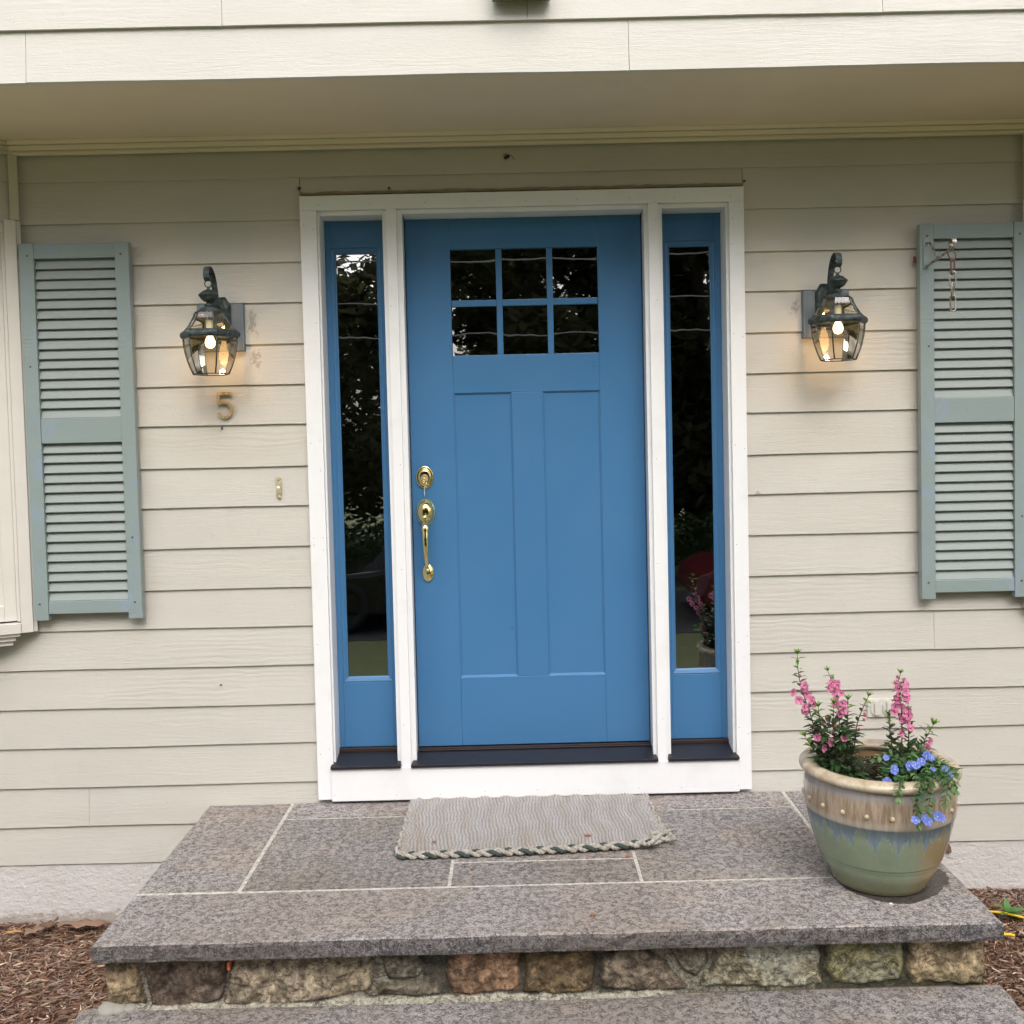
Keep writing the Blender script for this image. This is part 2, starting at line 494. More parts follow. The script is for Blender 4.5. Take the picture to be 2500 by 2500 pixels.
# overhang: soffit, crown, upper siding
so = MB(); so.box(XL-.6, XR+.6, -.628, .02, 2.538, 2.556); so.build('soffit', M_soffit, house)
cr = MB()
cr.prism_x([(q[0], 2.493+(q[1]-2.458)*.5595) for q in [(.0, 2.458), (-.020, 2.458), (-.024, 2.462), (-.024, 2.4755), (-.019, 2.4765), (-.019, 2.4795), (-.030, 2.4805), (-.036, 2.508), (-.031, 2.509), (-.031, 2.513), (-.044, 2.514), (-.050, 2.537), (.0, 2.537)]], XL, XR)
cr.build('crown_molding', M_crown, house)
us = MB()
XU0, XU1 = XL-.7, XR+.7
UJ = {0: [-1.545, .335], 1: [-.93, .02, 1.13]}
for k, (zb, zt) in enumerate(((2.528, 2.70), (2.690, 2.862), (2.850, 3.02), (3.01, 3.17), (3.17, 3.33))):
    cuts = [XU0]+UJ.get(k, [])+[XU1]
    for a, b in zip(cuts[:-1], cuts[1:]):
        clap(us, a+.0008, b-.0008, zb, zt, y=-.645, T=.015, lean=.012)
us.build('upper_siding', M_sid_up, house)
ub = MB(); ub.box(XU0, XU1, -.622, -.60, 2.557, 3.33); ub.box(XU0, XU1, -.6, .2, 3.30, 3.33)
ub.build('upper_wall', M_sheath, house)
# small sill block whose underside shows at the very top
wb = MB(); wb.prism_x([(-.650, 2.742), (-.700, 2.738), (-.705, 2.748), (-.700, 2.84), (-.650, 2.86)], -.088, .092)
tag(wb.build('vent_hood', mat('olive_vent', (.16, .14, .075), .6), None, .002),
    'small dark olive hood on the upper siding, cut off at the top edge', 'vent hood')

# caulk line above the door head
ck = MB(); ck.smooth = True
pts = [(-.838+1.671*i/60, -.001+random.uniform(-.001, .001), 2.329+random.uniform(-.0012, .0012)) for i in range(61)]
ck.tube(pts, [.006+random.uniform(-.0015, .002) for _ in pts], 6)
ck.build('caulk_line', mat('dirty_caulk', (.30, .25, .16), .8), house)

# =============================================================== BAY WINDOWS (left one shows; the right one barely)
def bay(sgn, label):
    ang = R(27)
    ox, oy = sgn*1.906, -.004
    def fr(p):   # local: u runs outwards along the angled face, v = depth out of the face
        u, v, z = p
        dx, dy = math.cos(ang), -math.sin(ang)
        nx, ny = -math.sin(ang), -math.cos(ang)
        x = u*dx + v*nx*1.0
        y = u*dy + v*ny
        return (ox+sgn*x, oy+y, z)
    t = thing('bay_window', (ox, 0, .66), label, 'bay window')
    def piece(name, m, boxes, bevel=.001):
        mb = MB()
        for u0, u1, v0, v1, z0, z1 in boxes:
            vs = [fr((u, v, z)) for z in (z0, z1) for v in (v0, v1) for u in (u0, u1)]
            mb.add(vs, [(0, 2, 3, 1), (4, 5, 7, 6), (0, 1, 5, 4), (2, 6, 7, 3), (0, 4, 6, 2), (1, 3, 7, 5)])
        return mb.build(name, m, t, bevel)
    mb = MB()
    for k, zb in enumerate((2.236, 2.392)):
        zt = zb+.17 if k == 0 else 2.50
        clap(mb, .0238, .62, zb, zt, fr=lambda p: fr((p[0], .012-p[1], p[2])))
    mb.build('bay_siding', M_sid, t)
    piece('bay_wall', M_sheath, [(.0, .62, -.05, -.012, 2.25, 2.537), (.0, .62, -.09, -.06, .70, 2.249)], 0)
    piece('corner_board', M_cornertrim, [(-.008, .0235, -.02, .020, 2.25, 2.5375), (.0238, .62, .0, .022, 2.493, 2.505), (.0238, .62, .0, .030, 2.5055, 2.521), (.0238, .62, .0, .040, 2.5215, 2.5372)])
    cs = piece('window_casing', M_baywhite, [(-.010, .0045, -.02, .024, .698, 2.246), (.005, .046, -.012, .034, .698, 2.2465), (.0465, .058, -.012, .020, .74, 2.20),
                                        (.0465, .62, -.012, .024, 2.20, 2.235), (.0465, .62, -.012, .040, .698, .735)])
    sh_ = piece('window_sash', M_baywhite, [(.0585, .100, -.02, .006, .742, 2.195), (.1005, .62, -.02, .004, 2.14, 2.195), (.1005, .62, -.02, .004, .742, .80), (.1005, .62, -.02, .008, 1.43, 1.475)])
    piece('window_pane', M_baywhite if sgn < 0 else M_glass, [(.1003, .62, -.022, -.014, .79, 2.15)], 0)
    piece('sill_molding', M_baywhite, [(.050, .62, -.01, .030, .685, .697), (.066, .62, -.01, .018, .668, .6845), (.075, .62, -.01, .006, .650, .6675)])
    return t
bay(-1, 'white cased bay window angling out at the left edge of the photo')
bay(1, 'sliver of the bay window trim at the right edge of the photo')

# =============================================================== DOOR FRAME
fr_ = thing('door_frame', (0, 0, .014), 'white trim frame around the blue entry door and its two sidelights', 'door frame')
cs = MB()
cs.box(-.838, -.777, -.020, .030, .017, 2.2628)
cs.box(.777, .833, -.020, .030, .017, 2.2628)
cs.box(-.838, .833, -.0205, .030, 2.2632, 2.317)
cs.cur = 1
random.seed(9)
for x, zs in ((-.806, [.2, .62, 1.0, 1.02, 1.4, 1.83, 2.2]), (.806, [.25, .6, .95, 1.35, 1.75, 2.1, 2.22])):
    for z in zs:
        for dx in (-.018, .017):
            if random.random() < .75: cs.dome_y(x+dx, -.0198, z+random.uniform(-.02, .02), .0017, .0017, [(1, 0), (.9, .0007)], 8)
for x in np.linspace(-.75, .78, 9): cs.dome_y(x+random.uniform(-.02, .02), -.0203, 2.283, .0017, .0017, [(1, 0), (.9, .0007)], 8)
cs.build('casing', [M_white, M_nail], fr_, .0012)
jb = MB()      # stepped jambs and head
def jamb_v(xa, xb, y0): jb.box(min(xa, xb), max(xa, xb), y0, .145, .14, 2.245)
jb.box(-.7768, -.7692, -.004, .145, .13, 2.2626); jb.box(.7662, .7768, -.004, .145, .13, 2.2626)
for a, b in ((-.769, -.5312), (-.4568, .4568), (.5262, .766)):
    jb.box(a, b, -.004, .145, 2.246, 2.2625)
jb.build('jamb', M_white, fr_, .001)
for (a, b, c, d) in ((-.531, -.515, -.477, -.457), (.457, .472, .510, .526)):
    ml = MB()
    ml.box(b, c, -.0195, -.0045, .1375, 2.2626)
    ml.box(a, d, -.004, .022, .142, 2.2624)
    ml.box(a+.004, d-.004, .022, .145, .142, 2.2620)
    ml.cur = 1
    for z in (.3, .9, 1.3, 1.9, 2.2): ml.dome_y((b+c)/2+random.uniform(-.01, .01), -.0193, z, .0016, .0016, [(1, 0), (.9, .0006)], 8)
    ml.build('mullion', [M_white, M_nail], fr_, .0012)
ap = MB(); ap.box(-.7835, .7835, -.030, -.0215, .013, .1372); ap.box(-.776, .776, -.021, .02, .02, .137)
ap.cur = 1
for x in np.linspace(-.75, .75, 9): ap.dome_y(x+random.uniform(-.03, .03), -.0298, .03+random.uniform(0, .01), .0016, .0016, [(1, 0), (.9, .0006)], 8)
ap.build('kick_board', [M_white, M_nail], fr_, .0015)
def sill(x0, x1, n0, n1):
    s_ = MB()
    prof = [(.120, .176), (.070, .172), (-.034, .1515), (-.040, .149), (-.040, .1385), (.120, .1385)]
    vs = []
    for (xa, xb) in ((x0, n0), (x1, n1)):
        for y, z in prof:
            vs.append((xb if y < 0 else xa, y, z))
    n = len(prof)
    fs = [tuple(range(n)), tuple(range(2*n-1, n-1, -1))]+[(i, (i+1) % n, n+(i+1) % n, n+i) for i in range(n)]
    s_.add(vs, fs)
    return s_
sl = sill(-.4565, .4565, -.4765, .4715)
thr = sl.build('threshold', M_sill, fr_, .0012)
st = MB()
st.box(-.4563, .4563, .074, .088, .1735, .1795); st.box(-.4563, .4563, .060, .0738, .1725, .1755)
st.build('weatherstrip', M_weather, thr, .001)
for a, b, c, d in ((-.7688, -.5315, -.785, -.5155), (.5265, .7658, .5105, .783)):
    s2 = sill(a, b, c, d).build('sill', M_sill, fr_, .0012)
    q = MB(); q.box(a, b, .070, .0895, .1726, .186); q.build('weatherstrip', M_weather, s2, .001)

# =============================================================== DOOR
door = thing('front_door', (0, .09, .18), 'blue craftsman entry door with six small panes above two tall panels', 'door')
D0, D1 = .090, .134
ds = MB()
ds.box(-.4565, -.285, D0, D1, .182, 2.2445); ds.box(.287, .4565, D0, D1, .182, 2.2445)
ds.box(-.2848, .2868, D0+.0002, D1, 2.127, 2.2445)
ds.box(-.2848, .2868, D0+.0002, D1, 1.571, 1.717)
ds.box(-.2848, .2868, D0+.0002, D1, .182, .453)
ds.box(-.058, .0625, D0+.0004, D1, .4532, 1.5708)
slab = ds.build('door_slab', M_blue, door, .0016)
for a, b in ((-.285, -.058), (.0625, .287)):
    p = MB()
    # recessed flat panel with sloped sticking
    z0, z1, e = .453, 1.571, .007
    p.box(a+e, b-e, D0+.0085, D1-.01, z0+e, z1-e)
    y0, y1 = D0+.0015, D0+.0085
    o_ = [(a, z0), (b, z0), (b, z1), (a, z1)]; i_ = [(a+e, z0+e), (b-e, z0+e), (b-e, z1-e), (a+e, z1-e)]
    for k in range(4):
        q = (k+1) % 4
        p.add([(o_[k][0], y0, o_[k][1]), (o_[q][0], y0, o_[q][1]), (i_[q][0], y1-.0003, i_[q][1]), (i_[k][0], y1-.0003, i_[k][1])], [(0, 1, 2, 3)])
    p.build('door_panel', M_blue, slab)
mu = MB()
VX = [(-.1085, -.0855), (.0885, .1115)]
for a, b in VX: mu.box(a, b, D0+.006, D0+.030, 1.7172, 2.1268)
xs = [-.2848, -.1085, -.0855, .0885, .1115, .2868]
for k in (0, 2, 4): mu.box(xs[k]+.0002, xs[k+1]-.0002, D0+.0063, D0+.030, 1.9065, 1.9315)
mu.build('muntin', M_blue, slab, .002)
for k in (0, 2, 4):
    for z0, z1 in ((1.717, 1.9065), (1.9315, 2.127)):
        q = MB(); q.box(xs[k]+.001, xs[k+1]-.001, D0+.0165, D0+.0195, z0+.0005, z1-.0005)
        q.build('glass_pane', M_glass, slab)
# deadbolt, key, handle set
HX = -.405
db = MB(); db.smooth = True
db.dome_y(HX, D0, 1.247, .0335, .0445, [(1, 0), (1.0, .004), (.95, .0065), (.86, .007), (.80, .005), (.70, .0065), (.66, .012), (.60, .014), (.50, .0145)], 40)
dbo = db.build('deadbolt', M_brass, door)
cyl = MB(); cyl.smooth = True
cyl.dome_y(HX, D0-.0143, 1.243, .0155, .0155, [(1, 0), (1, .003), (.9, .004), (.8, .0035)], 28)
cyl.build('lock_cylinder', M_brass2, dbo)
ky = MB(); ky.smooth = True
ky.box(HX-.0012, HX+.0012, D0-.034, D0-.018, 1.239, 1.246)
ky.tube([(HX+.008*math.cos(a), D0-.040, 1.236+.009*math.sin(a)) for a in np.linspace(0, 2*PI, 20, endpoint=False)], .0018, 6, True)
ky.tube([(HX+.0095*math.cos(a), D0-.040+.003*math.sin(a*2), 1.2255+.0095*math.sin(a)) for a in np.linspace(0, 2*PI, 20, endpoint=False)], .0009, 5, True)
ky.build('key', M_brass, dbo)
sg = MB(); sg.smooth = True
sg.tube([(HX+.0006*math.sin(i*1.9), D0-.038+.0015*i/10, 1.216-.0042*i) for i in range(11)], .0011, 5)
sg.build('key_string', mat('white_string', (.75, .73, .68), .8), dbo)
hs_ = MB(); hs_.smooth = True
hs_.dome_y(HX, D0, 1.110, .0365, .0525, [(1, 0), (1.0, .003), (.97, .005), (.93, .0055), (.90, .009), (.80, .018), (.66, .0255), (.48, .031), (.28, .034), (.05, .035)], 48)
hs_.dome_y(HX+.003, D0, .872, .0235, .0365, [(1, 0), (1.0, .003), (.93, .006), (.80, .0085), (.6, .013), (.35, .016), (.1, .017)], 40)
# grip
gp, gr = [], []
for i in range(34):
    t = i/33
    z = 1.083-.196*t
    y = D0-.022-.036*math.sin(PI*min(1, max(0, (t*1.04))))**.55
    gp.append((HX+.003*t, y, z))
    if t < .10: r_ = .008+.045*t
    elif t < .24: r_ = .0125+.003*math.sin((t-.10)/.14*PI)
    else: r_ = .0125-.0060*(t-.24)/.76
    gr.append(r_)
hs_.tube(gp, gr, 18)
hs_.ball((HX+.003, D0-.020, .883), .0095, 16, 10)
# thumb piece
hs_.add([(HX-.011, D0-.034, 1.104), (HX+.011, D0-.034, 1.104), (HX+.014, D0-.064, 1.100), (HX+.008, D0-.072, 1.097), (HX-.008, D0-.072, 1.097), (HX-.014, D0-.064, 1.100),
         (HX-.011, D0-.034, 1.100), (HX+.011, D0-.034, 1.100), (HX+.014, D0-.064, 1.096), (HX+.008, D0-.072, 1.093), (HX-.008, D0-.072, 1.093), (HX-.014, D0-.064, 1.096)],
        [(0, 1, 2, 3, 4, 5), (11, 10, 9, 8, 7, 6)]+[(i, (i+1) % 6, 6+(i+1) % 6, 6+i) for i in range(6)])
hs_.build('handle', M_brass, door)

# =============================================================== SIDELIGHTS
def sidelight(x0, x1, label):
    t = thing('sidelight_window', ((x0+x1)/2, .09, .186), label, 'sidelight', 'sidelights beside the blue door')
    cx = (x0+x1)/2
    ga, gb = cx-.0785, cx+.0785
    oa, ob = cx-.098, cx+.098
    s_ = MB()
    s_.box(x0+.0006, oa, D0, D1, .187, 2.2445); s_.box(ob, x1-.0006, D0, D1, .187, 2.2445)
    s_.box(oa+.0001, ob-.0001, D0+.0004, D1, 2.142, 2.2445); s_.box(oa+.0001, ob-.0001, D0+.0004, D1, .187, .444)
    so_ = s_.build('sidelight_frame', M_blue, t, .0016)
    p = MB()
    ya, yb = D0+.0015, D0+.010
    zo0, zo1, zi0, zi1 = .4445, 2.1415, .465, 2.1195
    lv = [(0, .0, ya), (.18, 0, ya-.002), (.5, 0, ya+.0005), (.82, 0, yb-.002), (1, 0, yb)]
    ring = []
    for f_, _, y in lv:
        a = oa+(ga-oa)*f_; b = ob+(gb-ob)*f_; c = zo0+(zi0-zo0)*f_; d = zo1+(zi1-zo1)*f_
        ring.append([(a, y, c), (b, y, c), (b, y, d), (a, y, d)])
    ring.append([(ga, D0+.025, zi0), (gb, D0+.025, zi0), (gb, D0+.025, zi1), (ga, D0+.025, zi1)])
    for i in range(len(ring)-1):
        for k in range(4):
            q = (k+1) % 4
            p.add([ring[i][k], ring[i][q], ring[i+1][q], ring[i+1][k]], [(0, 1, 2, 3)])
    p.build('glazing_bead', M_blue, so_)
    q = MB(); q.box(ga-.003, gb+.003, D0+.0165, D0+.0195, zi0-.003, zi1+.003)
    q.build('glass_pane', M_glass, t)
    return t
sidelight(-.769, -.531, 'narrow blue sidelight window left of the door, beside the house number')
sidelight(.526, .766, 'narrow blue sidelight window right of the door, on the flower pot side')
# dim hallway behind the glass
hall = MB()
hall.box(-1.6, 1.6, 3.0, 3.05, -.1, 2.7); hall.box(-1.65, -1.6, .165, 3.05, -.1, 2.7); hall.box(1.6, 1.65, .165, 3.05, -.1, 2.7)
hall.box(-1.6, 1.6, .165, 3.0, 2.65, 2.7); hall.box(-1.6, 1.6, .165, 3.0, .10, .15)
hall.build('hallway_interior', M_dark, house)
cu = MB(); cu.smooth = True
pts = []
n = 40
vs = []
for i in range(n+1):
    x = -.64+.10*i/n
    y = .22+.008*math.sin(i*.95)
    vs += [(x, y, .62), (x, y, 1.75)]
cu.add(vs, [(2*i, 2*i+2, 2*i+3, 2*i+1) for i in range(n)])
tag(cu.build('curtain', M_curtain, None), 'dim pleated curtain hanging inside behind the left sidelight', 'curtain')
cu_s = bpy.data.objects['curtain'].modifiers.new('thickness', 'SOLIDIFY'); cu_s.thickness = .002

# =============================================================== SHUTTERS
def shutter(x0, x1, label, horn=1):
    t = thing('louvered_shutter', ((x0+x1)/2, 0, .742), label, 'shutter', 'sage green shutters either side of the entry')
    yf, yb = -.046, -.016
    SW = .052
    zt, zb = 2.157, .742
    rails = [(2.101, 2.154), (1.411, 1.504), (.765, .813)]
    for a, b in ((x0, x0+SW), (x1-SW, x1)):
        m = MB(); m.box(a, b, yf, yb, zb, zt)
        m.cur = 1
        for z in (zb+.062, zt-.045, 1.70 if a == x0 else 1.05):
            m.smooth = True
            m.dome_y((a+b)/2+random.uniform(-.006, .006), yf, z, .0042, .0042, [(1, 0), (1, .0008), (.55, .0012), (.5, .0003)], 12)
            m.smooth = False
        m.build('stile', [M_shut, M_nail], t, .0022)
    for z0, z1 in rails:
        m = MB(); m.box(x0+SW+.0003, x1-SW-.0003, yf+.002, yb, z0, z1); m.build('rail', M_shut, t, .002)
    for z0, z1 in ((.813, 1.411), (1.504, 2.101)):
        n = 16
        step = (z1-z0)/n
        for i in range(n):
            zc = z0+step*(i+.5)
            m = MB()
            dz = step*.55; th = .0065
            j = random.uniform(-.0012, .0012)
            m.prism_x([(yf+.007, zc-dz+j+.004), (yf+.0095, zc-dz+j+.001), (yf+.0125, zc-dz+j+.002), (yb-.0005, zc+dz-.003), (yb-.003, zc+dz), (yb-.008, zc+dz-.002)], x0+SW+.0004, x1-SW-.0004)
            m.build('slat', M_slat, t, .001, seg=1)
    bk = MB(); bk.box(x0+SW-.01, x1-SW+.01, -.0155, -.011, .77, 2.15); bk.build('gap_shade_sheet', M_black, t)  # black sheet added to stand for the shade between the slats
    return t
shutter(-1.883, -1.476, 'sage green louvered shutter left of the house number lantern, by the white bay window')
shutter(1.486, 1.893, 'sage green louvered shutter on the right with a plant bracket and chain hanging on it')

# =============================================================== LANTERNS
def lantern(cx, label, n_):
    y0 = -.155
    t = thing('wall_lantern', (cx, 0, 1.64), label, 'lantern', 'verdigris lanterns either side of the door')
    b = MB(); b.box(cx-.087, cx+.087, -.022, .012, 1.744, 1.922)
    b.build('mounting_block', M_block, t, .003)
    a = MB()
    hx = [(-.030, 1.772), (.030, 1.772), (.042, 1.80), (.042, 1.915), (.024, 1.945), (-.024, 1.945), (-.042, 1.915), (-.042, 1.80)]
    n = len(hx)
    def sc(p, s_, zc=1.86): return (p[0]*s_, zc+(p[1]-zc)*s_)
    lay = [(1.0, -.0225), (1.0, -.034), (.88, -.044), (.70, -.050), (.66, -.062)]
    vs = []
    for s_, y in lay:
        for p in hx:
            q = sc(p, s_); vs.append((cx+q[0], y, q[1]))
    fs = [tuple(range((len(lay)-1)*n, len(lay)*n))]
    for i in range(len(lay)-1):
        for k in range(n): fs.append((i*n+k, i*n+(k+1) % n, (i+1)*n+(k+1) % n, (i+1)*n+k))
    a.add(vs, fs)
    a.build('wall_canopy', M_verd, t, .002)
    arm = MB()
    path = [(-.058, 1.895), (-.066, 1.925), (-.073, 1.96), (-.084, 1.99), (-.100, 2.015), (-.122, 2.032), (-.146, 2.038), (-.166, 2.030), (-.177, 2.014), (-.176, 1.997), (-.164, 1.986), (-.150, 1.987), (-.143, 1.997), (-.146, 2.007)]
    arm.strap([(cx, y, z) for y, z in path], .022, .0035)
    arm.strap([(cx, -.055, 1.908), (cx, -.10, 1.907), (cx, -.150, 1.905)], .024, .012)
    arm.build('scroll_arm', M_verd, t, .001)
    f = MB(); f.smooth = True
    f.tube([(cx+.0125*math.cos(q), y0, 1.9755+.0125*math.sin(q)) for q in np.linspace(0, 2*PI, 20, endpoint=False)], .0022, 8, True)
    f.lathe([(.001, 1.966), (.006, 1.963), (.005, 1.958), (.012, 1.953), (.020, 1.950), (.024, 1.946), (.034, 1.938), (.0365, 1.934), (.0335, 1.931), (.028, 1.921), (.018, 1.912), (.009, 1.909), (.010, 1.900)], (cx, y0, 0), 28)
    f.lathe([(.018, 1.900), (.020, 1.897), (.010, 1.892), (.024, 1.890), (.038, 1.884), (.046, 1.874), (.047, 1.870)], (cx, y0, 0), 6, R(0))
    f.build('finial', M_verd, t)
    # hexagonal cage: vertices at -90/-30/... i.e. a flat face to the front
    A = [R(-90+30+60*k) for k in range(6)]
    def ring(r, z): return [Vector((cx+r*math.cos(q), y0+r*math.sin(q), z)) for q in A]
    up_prof = [(.052, 1.872), (.058, 1.856), (.068, 1.838), (.082, 1.818), (.0965, 1.803)]
    lo_prof = [(.0985, 1.778), (.0975, 1.760), (.094, 1.735), (.087, 1.705), (.077, 1.676), (.0645, 1.648)]
    cage = MB()
    cage.smooth = True
    for prof in (up_prof, lo_prof):
        rr = [ring(*p) for p in prof]
        for k in range(6): cage.tube([q[k] for q in rr], .0026, 6)
    for r_, z_ in ((.052, 1.872), (.0985, 1.779), (.0965, 1.804), (.0645, 1.648)):
        c = ring(r_, z_)
        for k in range(6): cage.tube([c[k], c[(k+1) % 6]], .0022, 6)
    cage.smooth = False
    gal = [(.096, 1.804), (.104, 1.803), (.109, 1.798), (.1105, 1.791), (.109, 1.784), (.104, 1.779), (.096, 1.778)]
    cage.lathe(gal, (cx, y0, 0), 6, A[0])
    cage.build('cage', M_verd, t)
    for nm, prof in (('upper_glass', up_prof), ('lower_glass', lo_prof)):
        for k in range(6):
            gm = MB(); gm.smooth = True
            vs = []
            for p in prof:
                q = ring(p[0]*.985, p[1]); vs += [q[k], q[(k+1) % 6]]
            gm.add(vs, [(2*i, 2*i+1, 2*i+3, 2*i+2) for i in range(len(prof)-1)])
            gm.build(nm, M_lglass, t)
    bz = MB(); bz.smooth = True
    bz.lathe([(.0125, 1.845), (.0125, 1.80), (.016, 1.799), (.016, 1.793)], (cx, y0, 0), 20, cap1=True, cap0=True)
    bz.build('socket', M_candle, t)
    bb = MB(); bb.smooth = True
    bb.lathe([(.008, 1.7925), (.009, 1.787), (.0125, 1.780), (.0165, 1.771), (.0180, 1.763), (.0165, 1.754), (.012, 1.747), (.006, 1.744), (.0005, 1.743)], (cx, y0, 0), 24)
    bb.build('light_bulb', M_bulbglass, t)
    ld = bpy.data.lights.new('lantern_glow', 'POINT'); ld.energy = .52; ld.color = (1, .62, .30); ld.shadow_soft_size = .012
    lo = bpy.data.objects.new('lantern_glow', ld); COL.objects.link(lo); lo.parent = t
    lo.location = (0, y0-.0, 1.715-1.64)
    return t
lantern(-1.150, 'lit verdigris lantern on the wall above the brass number 5', 0)
lantern(1.140, 'lit verdigris lantern on the wall between the door and the chain bracket shutter', 1)

# =============================================================== HOUSE NUMBER
def stroke_poly(path, w_):
    L, Rr = [], []
    n = len(path)
    for i in range(n):
        a = Vector(path[max(i-1, 0)]); b = Vector(path[min(i+1, n-1)])
        t = (b-a).normalized(); nn = Vector((-t.y, t.x))
        p = Vector(path[i])
        L.append(p+nn*w_/2); Rr.append(p-nn*w_/2)
    return L, Rr
nm = MB()
NX, NZ = -1.150, 1.490
def ribbon(path, w_, y0=-.010, y1=-.002):
    L, Rr = stroke_poly(path, w_)
    for i in range(len(path)-1):
        q = [L[i], L[i+1], Rr[i+1], Rr[i]]
        vs = [(NX+p.x, y0, NZ+p.y) for p in q]+[(NX+p.x, y1, NZ+p.y) for p in q]
        nm.add(vs, [(0, 1, 2, 3), (7, 6, 5, 4), (0, 1, 5, 4), (1, 2, 6, 5), (2, 3, 7, 6), (3, 0, 4, 7)])
ribbon([(-.0260, .0955), (.0280, .0965)], .011)
ribbon([(.0245, .1015), (.0255, .0865)], .007, -.0104)
ribbon([(-.0215, .0903), (-.0225, .0540)], .0105)
bowl = [(-.0245+.002, .0535), (-.016, .0600)]
for q in np.linspace(118, -158, 26):
    bowl.append((.0005+.0265*math.cos(R(q)), .0335+.0285*math.sin(R(q))))
ribbon(bowl[2:], .0105)
ribbon([(-.0268, .0560), (-.0120, .0585)], .009, -.0103)
nm.cur = 1; nm.smooth = True
for (x, z) in ((.001, .0965), (.002, .0055)):
    nm.dome_y(NX+x, -.010, NZ+z, .0028, .0028, [(1, 0), (1, .0006), (.6, .0012)], 12)
nm.build('house_number', [M_brass2, M_galv], None)
tag(bpy.data.objects['house_number'], 'brass house number 5 on the siding under the left lantern', 'house number')

# =============================================================== DOORBELL
bell = thing('doorbell', (-.955, 0, 1.222), 'small ornate brass doorbell with a white button left of the door frame', 'doorbell')
bp = MB()
half = [(0, .0445), (.003, .044), (.0045, .040), (.0085, .0375), (.0078, .034), (.0072, .028), (.0105, .0255), (.0108, .0225), (.0098, .019), (.0100, -.019), (.0108, -.0225), (.0105, -.0255), (.0072, -.028), (.0078, -.034), (.0085, -.0375), (.0045, -.040), (.003, -.044), (0, -.0445)]
poly = [(-.955+x, 1.222+z) for x, z in half]+[(-.955-x, 1.222+z) for x, z in half[-2:0:-1]]
bp.prism_y(poly, -.0045, .004)
bp.prism_y([(-.955+x, 1.222+z) for x, z in ((-.007, -.021), (.007, -.021), (.0078, -.017), (.0078, .017), (.007, .021), (-.007, .021), (-.0078, .017), (-.0078, -.017))], -.008, -.0046)
bp.smooth = True
for s_ in (1, -1):
    bp.dome_y(-.955, -.0045, 1.222+s_*.0325, .0055, .004, [(1, 0), (.8, .002), (.4, .003)], 14)
    bp.tube([(-.955-.007, -.005, 1.222+s_*.0375), (-.955, -.006, 1.222+s_*.0385), (-.955+.007, -.005, 1.222+s_*.0375)], .0012, 6)
    bp.tube([(-.955-.0095, -.005, 1.222+s_*.0235), (-.955, -.0055, 1.222+s_*.0262), (-.955+.0095, -.005, 1.222+s_*.0235)], .0013, 6)
bp.build('backplate', M_bell, bell, .0006)
bt = MB(); bt.smooth = True
bt.dome_y(-.955, -.008, 1.2225, .0068, .0068, [(1, 0), (1, .001), (.82, .0015), (.78, .0005), (.7, .002), (.4, .0035), (.1, .004)], 24)
bt.build('button', M_button, bell)

# =============================================================== OUTLET
ou = thing('outlet_cover', (1.345, 0, .317), 'beige painted outlet cover with two flip lids behind the pink flowers', 'outlet')
op = MB(); op.box(1.288, 1.403, -.006, .006, .281, .353); op.build('cover_plate', M_outlet, ou, .002)
for cx in (1.322, 1.369):
    l = MB()
    poly = [(cx+x, .317+z) for x, z in ((-.009, -.033), (.009, -.033), (.0225, -.012), (.0225, .012), (.010, .030), (-.010, .030), (-.0225, .012), (-.0225, -.012))]
    l.prism_y(poly, -.0105, -.0062)
    l.box(cx-.009, cx+.009, -.0185, -.0108, .292, .340)
    l.box(cx-.0125, cx+.0125, -.012, -.0107, .341, .346)
    l.build('flip_lid', M_outlet, ou, .0012)

# =============================================================== PLANT BRACKET + CHAIN on the right shutter
br = thing('plant_bracket', (1.508, -.047, 2.045), 'painted steel plant bracket screwed to the left stile of the right shutter', 'bracket')
m = MB(); m.box(1.498, 1.519, -.0500, -.0465, 1.990, 2.101)
m.smooth = True
m.dome_y(1.5085, -.050, 2.088, .0055, .0055, [(1, 0), (1, .001), (.5, .002)], 14); m.dome_y(1.5085, -.050, 2.008, .0055, .0055, [(1, 0), (1, .001), (.5, .002)], 14)
m.build('back_plate', M_brackpaint, br, .001)
m = MB()
m.strap([(1.509, -.050, 1.996), (1.509, -.10, 2.003), (1.509, -.17, 2.011), (1.509, -.245, 2.019), (1.509, -.262, 2.022)], .010, .006)
pts = [(1.509, -.052, 2.078), (1.509, -.062, 2.083), (1.509, -.078, 2.080), (1.509, -.098, 2.065), (1.509, -.118, 2.040), (1.509, -.138, 2.020), (1.509, -.160, 2.0145)]
m.strap(pts, .009, .0035)
lp = [(1.509, -.262+.0, 2.022)]
for q in np.linspace(-100, 190, 16): lp.append((1.509, -.272+.016*math.cos(R(q)), 2.040+.016*math.sin(R(q))))
m.strap(lp, .016, .0035)
m.build('hook_arm', M_galv, br, .0008)
ch = thing('chain', (1.509, -.272, 2.02), 'short rusty chain dangling from the plant bracket on the right shutter', 'chain')
def link(cz, ln, wd, rr, yaw, m_, tilt=0.0):
    k = MB(); k.smooth = True
    pts = []
    for q in np.linspace(0, 2*PI, 22, endpoint=False):
        c, s_ = math.cos(q), math.sin(q)
        zz = (ln/2-wd/2)*(1 if s_ > 0 else -1)+wd/2*s_
        xx = wd/2*c
        pts.append((1.509+xx*math.cos(yaw)+zz*tilt, -.272+xx*math.sin(yaw), cz+zz))
    k.tube(pts, rr, 7, True)
    k.build('link', m_, ch)
k = MB(); k.smooth = True      # bent S-hook at the top
k.tube([(1.502, -.272, 2.030), (1.493, -.272, 2.018), (1.490, -.272, 2.010), (1.500, -.272, 1.985), (1.508, -.272, 1.976), (1.518, -.272, 1.985), (1.521, -.272, 1.998), (1.506, -.272, 2.022)], .0022, 7)
